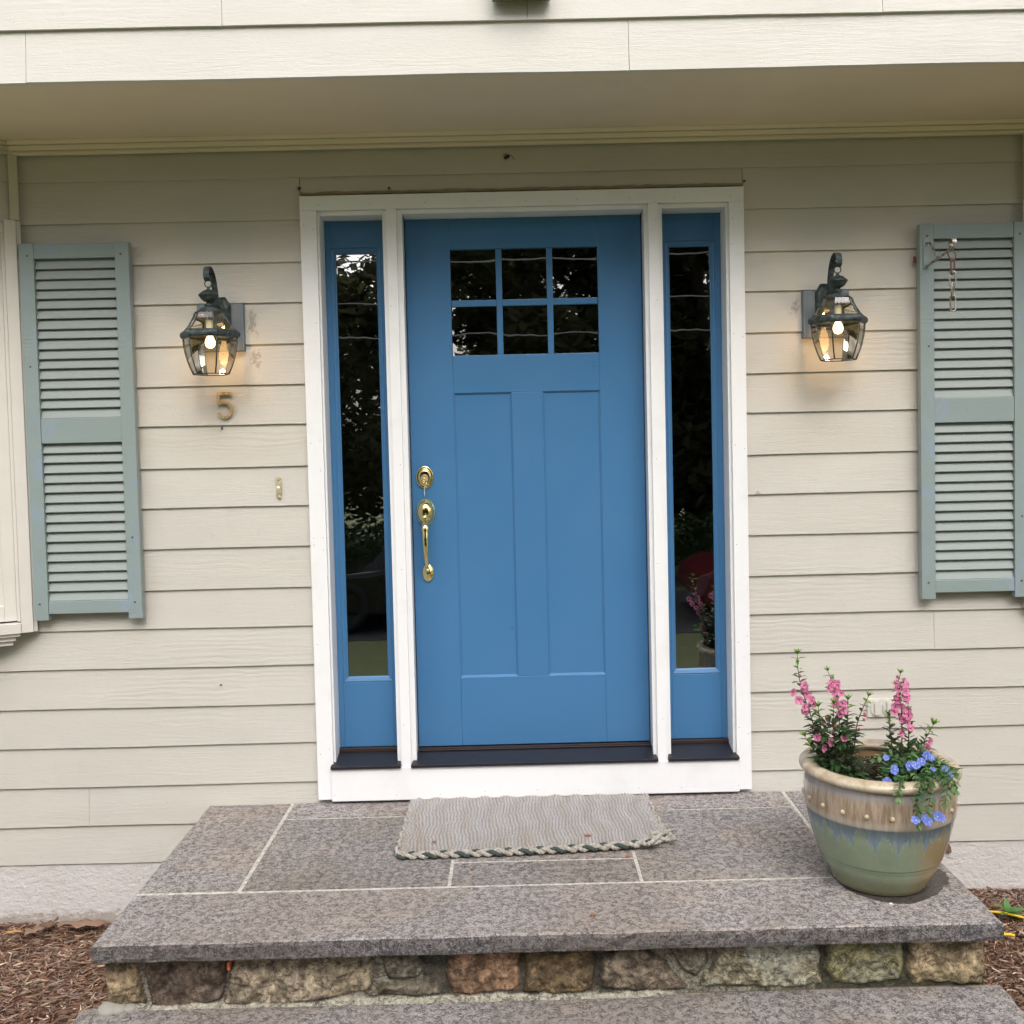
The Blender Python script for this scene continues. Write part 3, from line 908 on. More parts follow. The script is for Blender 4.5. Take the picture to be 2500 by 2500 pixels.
k.build('hook', M_rust, ch)
link(1.957, .052, .015, .0030, .25, M_rust)
link(1.915, .052, .019, .0031, -.35, M_galv)
link(1.873, .052, .016, .0031, .7, M_galv)
link(1.828, .054, .017, .0032, -.1, M_galv)

# dry bits stuck to the wall
def leaf_bit(name, x, y, z, sx, sz, m_, label, cat, rot=0, seed=1):
    random.seed(seed)
    k = MB()
    pts = []
    for i in range(12):
        q = 2*PI*i/12
        rr = random.uniform(.75, 1.1)
        a, b = sx*rr*math.cos(q), sz*rr*math.sin(q)
        pts.append((x+a*math.cos(rot)-b*math.sin(rot), z+a*math.sin(rot)+b*math.cos(rot)))
    k.prism_y(pts, y-.006, y+.001)
    return tag(k.build(name, m_, None, .002), label, cat)
leaf_bit('dry_leaf', 1.479, -.012, 2.030, .007, .015, M_redleaf, 'dark red dry leaf wedged against the left edge of the right shutter', 'dry leaf', .1, 3)
bug = MB(); bug.smooth = True
bug.ball((-.052, -.004, 2.452), .0085, 10, 6, .8); bug.ball((-.060, -.004, 2.447), .006, 8, 5)
bug.tube([(-.048, -.005, 2.455), (-.040, -.010, 2.455), (-.032, -.009, 2.447), (-.028, -.004, 2.440)], .0011, 5)
bug.tube([(-.055, -.004, 2.456), (-.062, -.010, 2.463)], .0015, 5)
bug.tube([(-.058, -.004, 2.452), (-.069, -.010, 2.459)], .0012, 5)
tag(bug.build('dried_blossom', M_bug, None), 'dark shrivelled blossom with a curved stem stuck under the crown molding', 'dried blossom')
for i, (x, z, lb) in enumerate(((-.842, 2.352, 'round headed screw by the top left corner of the door frame'), (-.503, 2.346, 'dark screw hook above the left sidelight'), (.842, 2.343, 'rusty screw by the top right corner of the door frame'),
                            (-1.204, .468, 'lone dark screw in the siding below and right of the left shutter'), (-1.165, 1.455, 'thin rusty nail below the house number'))):
    k = MB(); k.smooth = True
    r_ = (.007, .005, .005, .0042, .003)[i]
    k.dome_y(x, .006, z, r_, r_*(.8 if i < 4 else 2.2), [(1, 0), (1, .005), (.7, .009), (.2, .010)], 12)
    if i < 2: k.tube([(x, .0, z-.003), (x+.001, -.004, z-.011)], .0015, 5)
    tag(k.build('screw', M_nail, None), lb, 'screw')

# =============================================================== STOOP
stoop = thing('stone_stoop', (0, -.5, -.22), 'grey granite stoop with mortar joints and a fieldstone riser under the blue door', 'stoop')
XA, XB, YF = -1.2635, 1.286, -1.076
def slab_mesh(name, x0, x1, y0, y1, z0=-.050, z1=0.0, front=False, left=False, right=False, parent=stoop, seed=1):
    rg = np.random.default_rng(seed)
    m = MB()
    xs_ = list(np.linspace(x0, x1, max(3, int((x1-x0)/.05)+1)))
    # outline with slight irregular rough edges
    o = []
    for x in xs_: o.append((x, y0+(rg.uniform(-.003, .003) if front else 0)))
    ys_ = list(np.linspace(y0, y1, max(3, int((y1-y0)/.05)+1)))[1:-1]
    for y in ys_: o.append((x1+(rg.uniform(-.004, .003) if right else 0), y))
    for x in xs_[::-1]: o.append((x, y1))
    for y in ys_[::-1]: o.append((x0+(rg.uniform(-.003, .004) if left else 0), y))
    n = len(o)
    lay = [(0.0, z0), (0.0, z0+.012), (0.0, z1-.012), (.002, z1-.004), (.006, z1)]
    cx, cy = (x0+x1)/2, (y0+y1)/2
    vs = []
    for li, (ins, z) in enumerate(lay):
        for (x, y) in o:
            jx = jy = 0
            if 0 < li < 3 and front and abs(y-y0) < .01: jy = rg.uniform(-.004, .002)
            fx = ins if (x-cx) < 0 else -ins
            fy = ins if (y-cy) < 0 else -ins
            ax = 1 if abs(abs(x-cx)-(x1-x0)/2) < .012 else 0
            ay = 1 if abs(abs(y-cy)-(y1-y0)/2) < .012 else 0
            sc_ = 1.0 if (front or left or right) else .35
            vs.append((x+fx*ax*sc_, y+fy*ay*sc_+jy, z))
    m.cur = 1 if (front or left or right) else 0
    fs = []
    for i in range(len(lay)-1):
        if i == len(lay)-2: break
        for k in range(n): fs.append((i*n+k, i*n+(k+1) % n, (i+1)*n+(k+1) % n, (i+1)*n+k))
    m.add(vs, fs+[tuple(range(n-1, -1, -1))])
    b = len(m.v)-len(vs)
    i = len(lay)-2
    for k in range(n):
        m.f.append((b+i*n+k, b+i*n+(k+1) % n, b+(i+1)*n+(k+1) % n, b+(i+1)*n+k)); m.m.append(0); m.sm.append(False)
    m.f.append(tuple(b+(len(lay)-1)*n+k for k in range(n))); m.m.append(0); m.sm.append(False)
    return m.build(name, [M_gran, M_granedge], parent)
J = .0045
slab_mesh('paving_slab', XA, XB, YF, -.760-J, front=True, left=True, right=True, seed=2)
slab_mesh('paving_slab', XA, -.939-J, -.760+J, -.002, left=True, seed=3)
slab_mesh('paving_slab', .955+J, XB, -.760+J, -.002, right=True, seed=4)
slab_mesh('paving_slab', -.939+J, .955-J, -.164+J, -.002, seed=5)
slab_mesh('paving_slab', -.939+J, -.287-J, -.760+J, -.164-J, seed=6)
slab_mesh('paving_slab', .314+J, .955-J, -.760+J, -.164-J, seed=7)
slab_mesh('paving_slab', -.287+J, .314-J, -.760+J, -.583-J, seed=8)
slab_mesh('paving_slab', -.287+J, .314-J, -.583+J, -.164-J, seed=9)
mj = MB(); mj.box(XA+.006, XB-.006, YF+.10, -.003, -.048, -.0022); mj.build('mortar_joints', M_mortar, stoop)
# wet stain under the pot is carried by a thin damp film of its own material in the granite: see M_wet below

# riser as a relief: stones bulging out of mortar
POLY = {
'a': ([(-1.258, -.05), (-1.17, -.05), (-1.16, -.144), (-1.145, -.213), (-1.258, -.216)], (.28, .21, .12)),
'b': ([(-1.152, -.05), (-.905, -.05), (-.909, -.124), (-.94, -.205), (-1.012, -.22), (-1.076, -.224), (-1.126, -.217), (-1.137, -.164)], (.13, .095, .075)),
'c': ([(-.872, -.05), (-.535, -.05), (-.533, -.128), (-.491, -.105), (-.499, -.161), (-.509, -.187), (-.577, -.205), (-.756, -.22), (-.932, -.222), (-.92, -.17)], (.24, .205, .15)),
'd': ([(-.478, -.06), (-.375, -.06), (-.335, -.127), (-.37, -.152), (-.454, -.159)], (.16, .165, .13)),
'e': ([(-.473, -.175), (-.371, -.165), (-.307, -.163), (-.308, -.203), (-.436, -.209), (-.5, -.204)], (.165, .155, .115)),
'f': ([(-.267, -.05), (-.071, -.05), (-.077, -.202), (-.213, -.211), (-.266, -.207), (-.280, -.154)], (.26, .15, .085)),
'g': ([(-.058, -.06), (.135, -.06), (.146, -.137), (.141, -.208), (.034, -.211), (-.061, -.205), (-.056, -.148)], (.15, .105, .05)),
'h': ([(.168, -.108), (.217, -.085), (.299, -.085), (.356, -.142), (.413, -.209), (.281, -.212), (.17, -.206)], (.17, .14, .105)),
'i': ([(.330, -.05), (.46, -.05), (.464, -.137), (.43, -.182), (.397, -.152)], (.155, .145, .115)),
'j': ([(.489, -.104), (.53, -.05), (.769, -.05), (.789, -.145), (.805, -.205), (.694, -.21), (.495, -.207), (.446, -.204), (.455, -.174), (.48, -.171)], (.27, .26, .18)),
'k': ([(.81, -.05), (1.025, -.05), (1.031, -.143), (1.024, -.194), (.966, -.207), (.842, -.207), (.814, -.163)], (.19, .19, .09)),
'l': ([(1.058, -.075), (1.272, -.06), (1.268, -.217), (1.074, -.212), (1.045, -.178)], (.37, .29, .17)),
}
def seg_dist(px, pz, a, b):
    ax, az = a; bx, bz = b
    dx, dz = bx-ax, bz-az
    t = np.clip(((px-ax)*dx+(pz-az)*dz)/(dx*dx+dz*dz+1e-12), 0, 1)
    return np.hypot(px-(ax+t*dx), pz-(az+t*dz))
def inside(px, pz, poly):
    r_ = np.zeros(px.shape, bool)
    n = len(poly)
    for i in range(n):
        x1, z1 = poly[i]; x2, z2 = poly[(i+1) % n]
        c = ((z1 > pz) != (z2 > pz)) & (px < (x2-x1)*(pz-z1)/((z2-z1) or 1e-9)+x1)
        r_ ^= c
    return r_
def vnoise(px, pz, sc, seed):
    rg = np.random.default_rng(seed)
    tb = rg.random((257, 257))
    u = px*sc+77.3; v_ = pz*sc+41.7
    i = np.floor(u).astype(int); j = np.floor(v_).astype(int)
    fu = u-i; fv = v_-j
    fu = fu*fu*(3-2*fu); fv = fv*fv*(3-2*fv)
    a = tb[i % 256, j % 256]; b = tb[(i+1) % 256, j % 256]; c = tb[i % 256, (j+1) % 256]; d = tb[(i+1) % 256, (j+1) % 256]
    return (a*(1-fu)+b*fu)*(1-fv)+(c*(1-fu)+d*fu)*fv
def riser_mesh(x0, x1, z0, z1, yb, step=.0035):
    nx = int((x1-x0)/step)+1; nz = int((z1-z0)/step)+1
    X, Z = np.meshgrid(np.linspace(x0, x1, nx), np.linspace(z0, z1, nz))
    wx = X+(vnoise(X, Z, 22, 5)-.5)*.016; wz = Z+(vnoise(X, Z, 25, 6)-.5)*.012
    H = (vnoise(X, Z, 60, 8)-.5)*.005
    C = np.zeros(X.shape+(3,))
    mort = np.array((.27, .25, .20))
    C[:] = mort
    C *= (.8+.4*vnoise(X, Z, 90, 3)+.35*np.clip((-.55-X)*4, 0, 1))[..., None]
    moss = .6*np.clip((X-.45)*1.4, 0, 1)*np.clip((-.15-Z)*16, 0, 1)
    C = C*(1-.7*moss[..., None])+np.array((.10, .11, .03))*.7*moss[..., None]
    deepgap = ((X > .78) | ((X > -.11) & (X < .2)) | ((X > -.35) & (X < -.24)))
    H = np.where(deepgap, H-.012, H)
    C = np.where(deepgap[..., None], C*.35, C)  # deep gap mortar darkened in colour, shade painted in
    for i, (k, (poly, col)) in enumerate(POLY.items()):
        ins = inside(wx, wz, poly)
        d = np.full(X.shape, 9.)
        for q in range(len(poly)): d = np.minimum(d, seg_dist(wx, wz, poly[q], poly[(q+1) % len(poly)]))
        near = (~ins) & (d < .003)
        prof = np.where(near, .0, np.clip((d+.003)/.013, 0, 1)**.5)
        ins = ins | near
        rough = (vnoise(X, Z, 28, 30+i)-.5)*.022+(vnoise(X, Z, 75, 50+i)-.5)*.011+(vnoise(X, Z, 160, 60+i)-.5)*.003
        h = .002+.016*prof+rough*prof
        H = np.where(ins, h, H)
        cc = np.array(col)*.66+np.array((.17, .155, .125))*.34*(sum(col)/.45)
        n1 = vnoise(X, Z, 18, 80+i); n2 = vnoise(X, Z, 70, 90+i); n3 = vnoise(X, Z, 35, 120+i)
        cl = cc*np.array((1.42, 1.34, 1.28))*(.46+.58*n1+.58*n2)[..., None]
        cl = cl*(1-.45*np.clip((n3-.55)*5, 0, 1)[..., None])*(.50+.50*np.clip(d/.010, 0, 1))[..., None]  # last factor darkens stone edges: crevice shade put into the colour
        if k == 'j':
            f_ = np.clip((n1-.48)*6, 0, 1)[..., None]*.75; cl = cl*(1-f_)+np.array((.48, .48, .40))*f_
        if k == 'b':
            f_ = np.clip((n1-.72)*6, 0, 1)[..., None]*.6; cl = cl*(1-f_)+np.array((.26, .23, .20))*f_
        if k == 'c':
            f_ = np.clip((X+.70)*8, 0, 1)[..., None]*.6; cl = cl*(1-f_)+np.array((.31, .255, .165))*f_*(.6+.6*n2)[..., None]
        if k in 'jkl':
            f_ = np.clip((-.150-Z)*22+(n1-.5)*1.6, 0, 1)[..., None]*.38; cl = cl*(1-f_)+np.array((.17, .16, .07))*f_
        if k == 'k':
            f_ = np.clip((n3-.5)*5, 0, 1)[..., None]*.5; cl = cl*(1-f_)+np.array((.36, .36, .27))*f_
        if k == 'a':
            f_ = np.clip((n3-.6)*5, 0, 1)[..., None]*.4; cl = cl*(1-f_)+np.array((.12, .10, .06))*f_
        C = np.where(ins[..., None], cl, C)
    # mortar fillet on the tread, left two thirds
    fil = np.clip(1-(Z-z0)/(.012+.010*vnoise(X, Z, 9, 7)), 0, 1)*np.clip((.42-X)*6, 0, 1)
    H = np.maximum(H, fil*.028+(vnoise(X, Z, 60, 2)-.5)*.004*(fil > 0))
    C = np.where((fil > .25)[..., None], np.array((.40, .375, .30))*(.8+.35*vnoise(X, Z, 80, 21))[..., None], C)
    Y = yb-H
    me = bpy.data.meshes.new('stone_riser')
    off = wpos(stoop)
    V_ = np.stack([X-off.x, Y-off.y, Z-off.z], -1).reshape(-1, 3)
    F_ = []
    for j in range(nz-1):
        for i in range(nx-1):
            a = j*nx+i
            F_.append((a, a+1, a+nx+1, a+nx))
    me.from_pydata(V_.tolist(), [], F_)
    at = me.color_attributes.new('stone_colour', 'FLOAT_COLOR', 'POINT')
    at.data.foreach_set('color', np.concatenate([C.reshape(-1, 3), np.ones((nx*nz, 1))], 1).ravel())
    me.polygons.foreach_set('use_smooth', [True]*len(F_))
    m = mat('fieldstone', (.3, .25, .2), .85, spec=.25); g = G(m)
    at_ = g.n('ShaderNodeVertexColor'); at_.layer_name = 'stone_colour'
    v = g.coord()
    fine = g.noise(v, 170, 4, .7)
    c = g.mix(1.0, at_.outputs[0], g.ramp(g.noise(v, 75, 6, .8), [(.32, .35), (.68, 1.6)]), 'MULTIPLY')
    ck_ = g.ramp(g.math('ABSOLUTE', g.math('SUBTRACT', g.noise(g.coord((1, 1, 1.5)), 17, 5, .65, .7), .5)), [(.0, .8), (.012, .55), (.03, 0.0)])
    c = g.mix(ck_, c, (.04, .032, .024))
    fl = g.ramp(g.noise(g.coord((1, 1, 1.6)), 60, 5, .8), [(.62, 0.0), (.75, .5)])
    c = g.mix(fl, c, (.42, .36, .25))
    g.col(c); g.normal(g.bump(g.noise(v, 110, 5, .7), .004, 1.0))
    me.materials.append(m)
    o = bpy.data.objects.new('stone_riser', me); COL.objects.link(o); o.parent = stoop
    return o
riser_mesh(-1.256, 1.270, -.226, -.046, -.988)
cb = MB(); cb.box(-1.2555, 1.2695, -.9875, -.02, -.60, -.0505); cb.build('stoop_core', mat('rubble_side', (.22, .17, .10), .9), stoop)
# lower tread
slab_mesh('step_tread', -1.335, 1.318, -1.44, -.9905, -.275, -.224, front=True, left=True, right=True, seed=12)
lr = MB(); lr.box(-1.30, 1.29, -1.40, -.99, -.60, -.2755); lr.build('step_riser', M_mortar, stoop)
lump = MB(); lump.smooth = True
for (x, y, r_) in ((-1.250, -1.003, .034), (-1.222, -1.005, .026), (-1.19, -1.002, .020)):
    lump.ball((x, y, -.222), r_, 14, 8, .55)
lump.build('mortar_lump', mat('old_mortar', (.33, .31, .27), .95), stoop)

# damp patch round the pot: a thin film sheet of wet granite a few mm proud
M_wet = granite('wet_granite', (.13, .115, .11), (.06, .054, .052), .7)
M_wet.node_tree.nodes['Principled BSDF'].inputs['Roughness'].default_value = .3
wet = MB()
random.seed(21)
pts = []
for k in range(64):
    q = 2*PI*k/64
    rx = .160+.038*math.cos(q-.0)*(1 if math.cos(q) > 0 else .2)+random.uniform(-.004, .004)+.008*math.sin(5*q+1)
    ry = .158+.014*math.sin(3*q)+random.uniform(-.004, .004)
    pts.append((1.056+rx*math.cos(q), -.775+ry*math.sin(q)*1.04))
wet.prism_z(pts, .0004, .0012)
wet.build('damp_stain', M_wet, stoop)

# =============================================================== DOORMAT
def doormat():
    Wd, Dp = .895, .52
    ncol = 74; spc = 7
    nu = ncol*spc+1; nv = 340
    U, V_ = np.meshgrid(np.linspace(0, 1, nu), np.linspace(0, 1, nv))   # v=0 back
    # outline corners
    BL = np.array((-.470, -.548)); TL = np.array((-.484, -.024)); TR = np.array((.420, -.034)); BR = np.array((.437, -.505))
    X = (TL[0]*(1-U)+TR[0]*U)*(1-V_)+(BL[0]*(1-U)+BR[0]*U)*V_
    Y = (TL[1]*(1-U)+TR[1]*U)*(1-V_)+(BL[1]*(1-U)+BR[1]*U)*V_
    # rounded corners / scalloped edges
    edge = np.minimum(np.minimum(U, 1-U)*Wd, np.minimum(V_, 1-V_)*Dp)
    X += .006*np.sin(V_*Dp/.045*2*PI)*np.clip(1-np.minimum(U, 1-U)*Wd/.06, 0, 1)
    Y += .0045*np.sin(U*Wd/.068*2*PI)*np.clip(1-V_*Dp/.06, 0, 1)
    cr_ = np.clip(1-np.hypot(U*Wd, V_*Dp)/.05, 0, 1)
    X += cr_*.018; Y -= cr_*.010
    meander = .0016*np.sin(V_*Dp/.075*2*PI+U*31)+.0045*np.sin(V_*Dp/.26*2*PI+U*14)
    X += meander*np.clip(edge/.03, 0, 1)
    cu_ = U*ncol
    col_ = np.floor(cu_); f_ = cu_-col_
    rope = np.sqrt(np.clip(1-(2*f_-1)**2, 0, 1))
    sgn = np.where(col_ % 2 == 0, 1, -1)
    strand = np.abs(np.sin(PI*(V_*Dp/.0128+sgn*(f_-.5)*.9+vnoise(col_*.37, V_*4, 3, 4)*1.5)))
    rib = np.sin(2*PI*(U*Wd/.088+.35*np.sin(V_*5)+V_*.5))
    H = .014+.0035*rib+.0055*rope*(.55+.45*strand)
    lift = np.clip((U-.80)/.2, 0, 1)**2*np.clip((V_-.55)/.45, 0, 1)**2
    H += .024*lift
    H += .006*np.clip((U-.35)/.65, 0, 1)*np.clip((V_-.6)/.4, 0, 1)
    H = H*np.clip(edge/.010, .0, 1)**.4
    H += .001
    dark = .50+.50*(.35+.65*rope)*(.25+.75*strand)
    dirt = np.clip((V_-.55)*1.6, 0, 1)*vnoise(U*8, V_*5, 1, 14)+.5*np.clip(1-U*9, 0, 1)*V_
    base = np.array((.43, .408, .398))[None, None]*np.ones(U.shape+(1,))
    tan = np.array((.345, .30, .255))
    band = (.5+.5*np.sin(2*PI*(U*Wd/.088+.35*np.sin(V_*5)+V_*.5)+2.0))*.36
    k = np.clip(dirt*.9+band, 0, .8)[..., None]
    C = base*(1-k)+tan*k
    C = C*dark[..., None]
    m = thing('doormat', (0, -.28, .001), 'grey woven rope doormat with a dark green flecked braided front edge', 'doormat')
    me = bpy.data.meshes.new('woven_field')
    off = wpos(m)
    P = np.stack([X-off.x, Y-off.y, H-off.z], -1).reshape(-1, 3)
    idx = np.arange(nu*nv).reshape(nv, nu)
    F_ = np.stack([idx[:-1, :-1], idx[1:, :-1], idx[1:, 1:], idx[:-1, 1:]], -1).reshape(-1, 4)
    me.from_pydata(P.tolist(), [], F_.tolist())
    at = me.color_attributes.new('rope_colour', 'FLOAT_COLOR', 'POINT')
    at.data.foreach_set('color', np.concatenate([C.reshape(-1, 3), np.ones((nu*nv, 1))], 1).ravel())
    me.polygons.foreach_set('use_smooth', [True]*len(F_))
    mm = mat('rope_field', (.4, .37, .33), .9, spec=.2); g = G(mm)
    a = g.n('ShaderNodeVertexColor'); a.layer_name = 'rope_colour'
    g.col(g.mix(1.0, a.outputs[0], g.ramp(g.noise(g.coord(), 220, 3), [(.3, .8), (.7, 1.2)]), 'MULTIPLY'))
    me.materials.append(mm)
    o = bpy.data.objects.new('woven_field', me); COL.objects.link(o); o.parent = m
    # braided border
    Mr = mat('rope_strand', (.42, .385, .34), .9, spec=.2); g = G(Mr)
    g.col(g.mix(g.ramp(g.noise(g.coord(), 80, 3), [(.35, 0.0), (.7, 1.0)]), (.30, .27, .225), (.48, .455, .42)))
    g.normal(g.bump(g.noise(g.coord(), 260, 2), .0015, 1.0))
    Mg = mat('green_rope_strand', (.062, .078, .070), .9, spec=.2)
    g = G(Mg); g.normal(g.bump(g.noise(g.coord(), 260, 2), .0015, 1.0))
    def twisted(mb, path, rr):
        # three small strands wound round the path
        n = len(path)
        for s_ in range(3):
            pts = []
            for i, p in enumerate(path):
                t = (Vector(path[min(i+1, n-1)])-Vector(path[max(i-1, 0)])).normalized()
                a = t.cross(Vector((0, 0, 1))).normalized(); b = t.cross(a)
                ph = i*.95+s_*2*PI/3
                pts.append(Vector(p)+a*math.cos(ph)*rr*.5+b*math.sin(ph)*rr*.5)
            mb.tube(pts, rr*.56, 6)
    mb = MB(); mb.smooth = True; gb_ = MB(); gb_.smooth = True
    nseg = 8.6
    def pth(ph, amp=.009):
        out = []
        for i in range(190):
            t = i/189
            x = -.474+.915*t
            y = -.550+.045*t**2.2+.0
            lift_ = .018*max(0, (t-.8)/.2)**2+.004*t
            q = t*nseg*2*PI+ph
            out.append((x, y+amp*math.sin(q), .013+lift_+.0055*math.sin(2*q)))
        return out
    twisted(mb, pth(0), .0072); twisted(mb, pth(2*PI/3), .0072); twisted(gb_, pth(4*PI/3), .0072)
    # frayed lump at the front right corner and side braid
    for j in range(5):
        q = j*1.3
        twisted(mb, [(.37+.085*t+.01*math.sin(q), -.500+.035*t+.018*math.sin(q+2*t)-.012*j+.02, .020+.007*j*.6+.010*math.sin(PI*t+q)) for t in np.linspace(0, 1, 22)], .0068)
    side = [(-.476+.004*math.sin(i*.6), -.545+.50*i/80, .012+.003*math.sin(i*.9)) for i in range(81)]
    twisted(mb, side, .0068)
    side = [(.440-.018*i/80+.004*math.sin(i*.6), -.490+.44*i/80, .014+.003*math.sin(i*.9)+.014*(1-i/80)**3) for i in range(81)]
    twisted(mb, side, .0064)
    mb.build('rope_border', Mr, m, noflip=True)
    gb_.build('green_strand', Mg, m, noflip=True)
    return m
doormat()

# =============================================================== FLOWER POT
PX, PY = 1.047, -.777
pot = thing('flower_pot', (PX, PY, .001), 'glazed sage green pot with brown studded band and blue drips beneath its beige rim', 'flower pot')
M_pot = mat('drip_glaze', (.2, .25, .17), .17, spec=.5)
g = G(M_pot)
ob = g.sep(g.tc.outputs['Object'])
x_, y_, z_ = ob[0], ob[1], ob[2]
ang = g.math('ARCTAN2', y_, x_)
cm = g.n('ShaderNodeCombineXYZ')
g.link(g.math('MULTIPLY', ang, .24), cm.inputs[0]); g.link(g.math('MULTIPLY', z_, .16), cm.inputs[1])
streak = g.noise(cm.outputs[0], 62, 3, .6)
cm2 = g.n('ShaderNodeCombineXYZ'); g.link(g.math('MULTIPLY', ang, .24), cm2.inputs[0])
drip = g.noise(cm2.outputs[0], 24, 4, .75)
dz = g.math('ADD', z_, g.math('MULTIPLY', g.math('POWER', drip, 2.6), .42))
z2 = g.math('ADD', dz, g.math('MULTIPLY', g.math('SUBTRACT', streak, .5), .012))
blot = g.noise(g.coord(), 9, 5, .7)
green = g.mix(g.ramp(blot, [(.35, 0.0), (.7, 1.0)]), (.20, .255, .18), (.27, .315, .215))
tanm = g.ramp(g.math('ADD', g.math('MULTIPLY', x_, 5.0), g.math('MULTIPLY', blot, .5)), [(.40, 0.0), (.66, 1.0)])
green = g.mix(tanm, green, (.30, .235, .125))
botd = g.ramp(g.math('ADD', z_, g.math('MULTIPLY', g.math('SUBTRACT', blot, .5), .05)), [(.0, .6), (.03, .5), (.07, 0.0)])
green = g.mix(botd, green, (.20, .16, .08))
bl = g.mix(streak, (.10, .17, .22), (.27, .31, .34))
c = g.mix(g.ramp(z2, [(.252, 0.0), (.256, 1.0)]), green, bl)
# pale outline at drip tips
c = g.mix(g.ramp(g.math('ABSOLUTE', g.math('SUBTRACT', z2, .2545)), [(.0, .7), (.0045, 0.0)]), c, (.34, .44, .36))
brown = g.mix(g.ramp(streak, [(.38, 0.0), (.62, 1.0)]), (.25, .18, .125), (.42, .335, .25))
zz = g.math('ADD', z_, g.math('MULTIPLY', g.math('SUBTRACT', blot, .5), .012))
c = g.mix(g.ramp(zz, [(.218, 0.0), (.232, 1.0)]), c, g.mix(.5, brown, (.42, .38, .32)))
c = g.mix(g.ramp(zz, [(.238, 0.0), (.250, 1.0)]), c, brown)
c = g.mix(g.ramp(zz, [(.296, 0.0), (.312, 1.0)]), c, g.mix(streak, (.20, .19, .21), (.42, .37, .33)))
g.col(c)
g.normal(g.bump(g.math('ADD', g.math('MULTIPLY', streak, .3), blot), .002, .5))
M_rim = mat('beige_rim_glaze', (.45, .37, .25), .18, spec=.5)
g = G(M_rim); v = g.coord()
c = g.mix(g.ramp(g.noise(v, 14, 5, .7), [(.38, 0.0), (.68, 1.0)]), (.38, .29, .19), (.62, .55, .42))
c = g.mix(g.ramp(g.noise(g.coord(loc=(4, 0, 0)), 6, 3), [(.55, 0.0), (.7, .7)]), c, (.24, .21, .20))
g.col(c)
pb = MB(); pb.smooth = True
out = [(.02, .0), (.140, .0), (.149, .006), (.155, .020), (.172, .048), (.186, .074), (.1875, .082), (.1895, .084), (.1905, .0875), (.1905, .0905), (.1945, .0925), (.1955, .096), (.1965, .099), (.202, .114), (.214, .150), (.223, .185),
       (.2305, .222), (.2335, .2235), (.2345, .227), (.2350, .231), (.2365, .252), (.2365, .280), (.2345, .302), (.2315, .318), (.2290, .326), (.2265, .331)]
inn = [(.200, .331), (.205, .300), (.206, .27)]
pb.lathe([(r_, z) for r_, z in out], (PX, PY, .001), 96)
pb.build('body', M_pot, pot)
pi_ = MB(); pi_.smooth = True
pi_.lathe([(.224, .340), (.210, .335), (.205, .325), (.2045, .300), (.206, .27)], (PX, PY, .001), 96)
M_inner = mat('brown_inner_glaze', (.30, .17, .08), .4)
g = G(M_inner); g.col(g.mix(g.ramp(g.noise(g.coord(), 12, 4), [(.4, 0.0), (.65, 1.0)]), (.22, .13, .07), (.44, .27, .14)))
pi_.build('inner_wall', M_inner, pot)
rm = MB(); rm.smooth = True
rp = [(.222+.0285*math.cos(q), .345+.0165*math.sin(q)) for q in np.linspace(-PI, PI, 19)]
rm.lathe(rp, (PX, PY, .001), 96)
rm.build('rim', M_rim, pot)
for k in range(20):
    q = 2*PI*(k+.42)/20
    s_ = MB(); s_.smooth = True
    s_.ball((PX+.2365*math.cos(q), PY+.2365*math.sin(q), .262), .0076, 12, 8)
    s_.build('stud', M_rim, pot)
pot.scale = (.945, .945, 1.025)
# soil
so_ = MB(); so_.smooth = False
random.seed(5)
nr, na = 26, 90
vs = []
for i in range(nr+1):
    for k in range(na):
        r_ = .1925*i/nr; q = 2*PI*k/na
        vs.append((PX+r_*math.cos(q), PY+r_*math.sin(q), .313+random.uniform(-.004, .005)+.006*math.sin(q*3+r_*20)))
fs = []
for i in range(nr):
    for k in range(na): fs.append((i*na+k, i*na+(k+1) % na, (i+1)*na+(k+1) % na, (i+1)*na+k))
so_.add(vs, fs)
so_.cur = 1
for i in range(500):
    r_ = .188*math.sqrt(random.random()); q = random.random()*2*PI
    x, y = PX+r_*math.cos(q), PY+r_*math.sin(q)
    so_.cur = 1 if random.random() < .72 else 2
    a = random.uniform(.0012, .0042) if so_.cur == 1 else random.uniform(.0008, .002)
    so_.box(x-a, x+a*random.uniform(.4, 1.6), y-a, y+a*random.uniform(.4, 1.6), .313, .319+random.uniform(0, .006))
M_soil = mat('dark_soil', (.028, .018, .013), .95)
tag(so_.build('potting_soil', [M_soil, mat('bark_bits', (.07, .032, .018), .9), mat('perlite', (.5, .45, .4), .8)], None),
    'dark potting soil with bark bits filling the green pot', 'soil', kind='stuff')

# ---------------------------------------------------------------- plants
def leafmat(name, c1, c2, rough=.45):
    m = mat(name, c1, rough, spec=.4); g = G(m)
    oi = g.noise(g.coord(), 55, 3, .6)
    g.col(g.mix(g.ramp(oi, [(.35, 0.0), (.68, 1.0)]), c1, c2))
    b = m.node_tree.nodes['Principled BSDF']
    b.inputs['Subsurface Weight'].default_value = 0.0
    tr = g.n('ShaderNodeBsdfTranslucent'); tr.inputs[0].default_value = (*[min(1, x*1.6) for x in c2], 1)
    mx = g.n('ShaderNodeMixShader'); mx.inputs[0].default_value = .22 if 'foliage' not in name else .5
    out = m.node_tree.nodes['Material Output']
    g.link(b.outputs[0], mx.inputs[1]); g.link(tr.outputs[0], mx.inputs[2]); g.link(mx.outputs[0], out.inputs[0])
    return m
M_leafd = leafmat('dark_leaf', (.022, .055, .018), (.055, .115, .035))
M_leafl = leafmat('fresh_leaf', (.10, .20, .03), (.17, .30, .05))
M_leafe = leafmat('soft_leaf', (.045, .11, .04), (.10, .20, .075), .6)
M_stem = mat('green_stem', (.10, .13, .04), .6)
M_stem2 = mat('reddish_stem', (.14, .07, .035), .6)
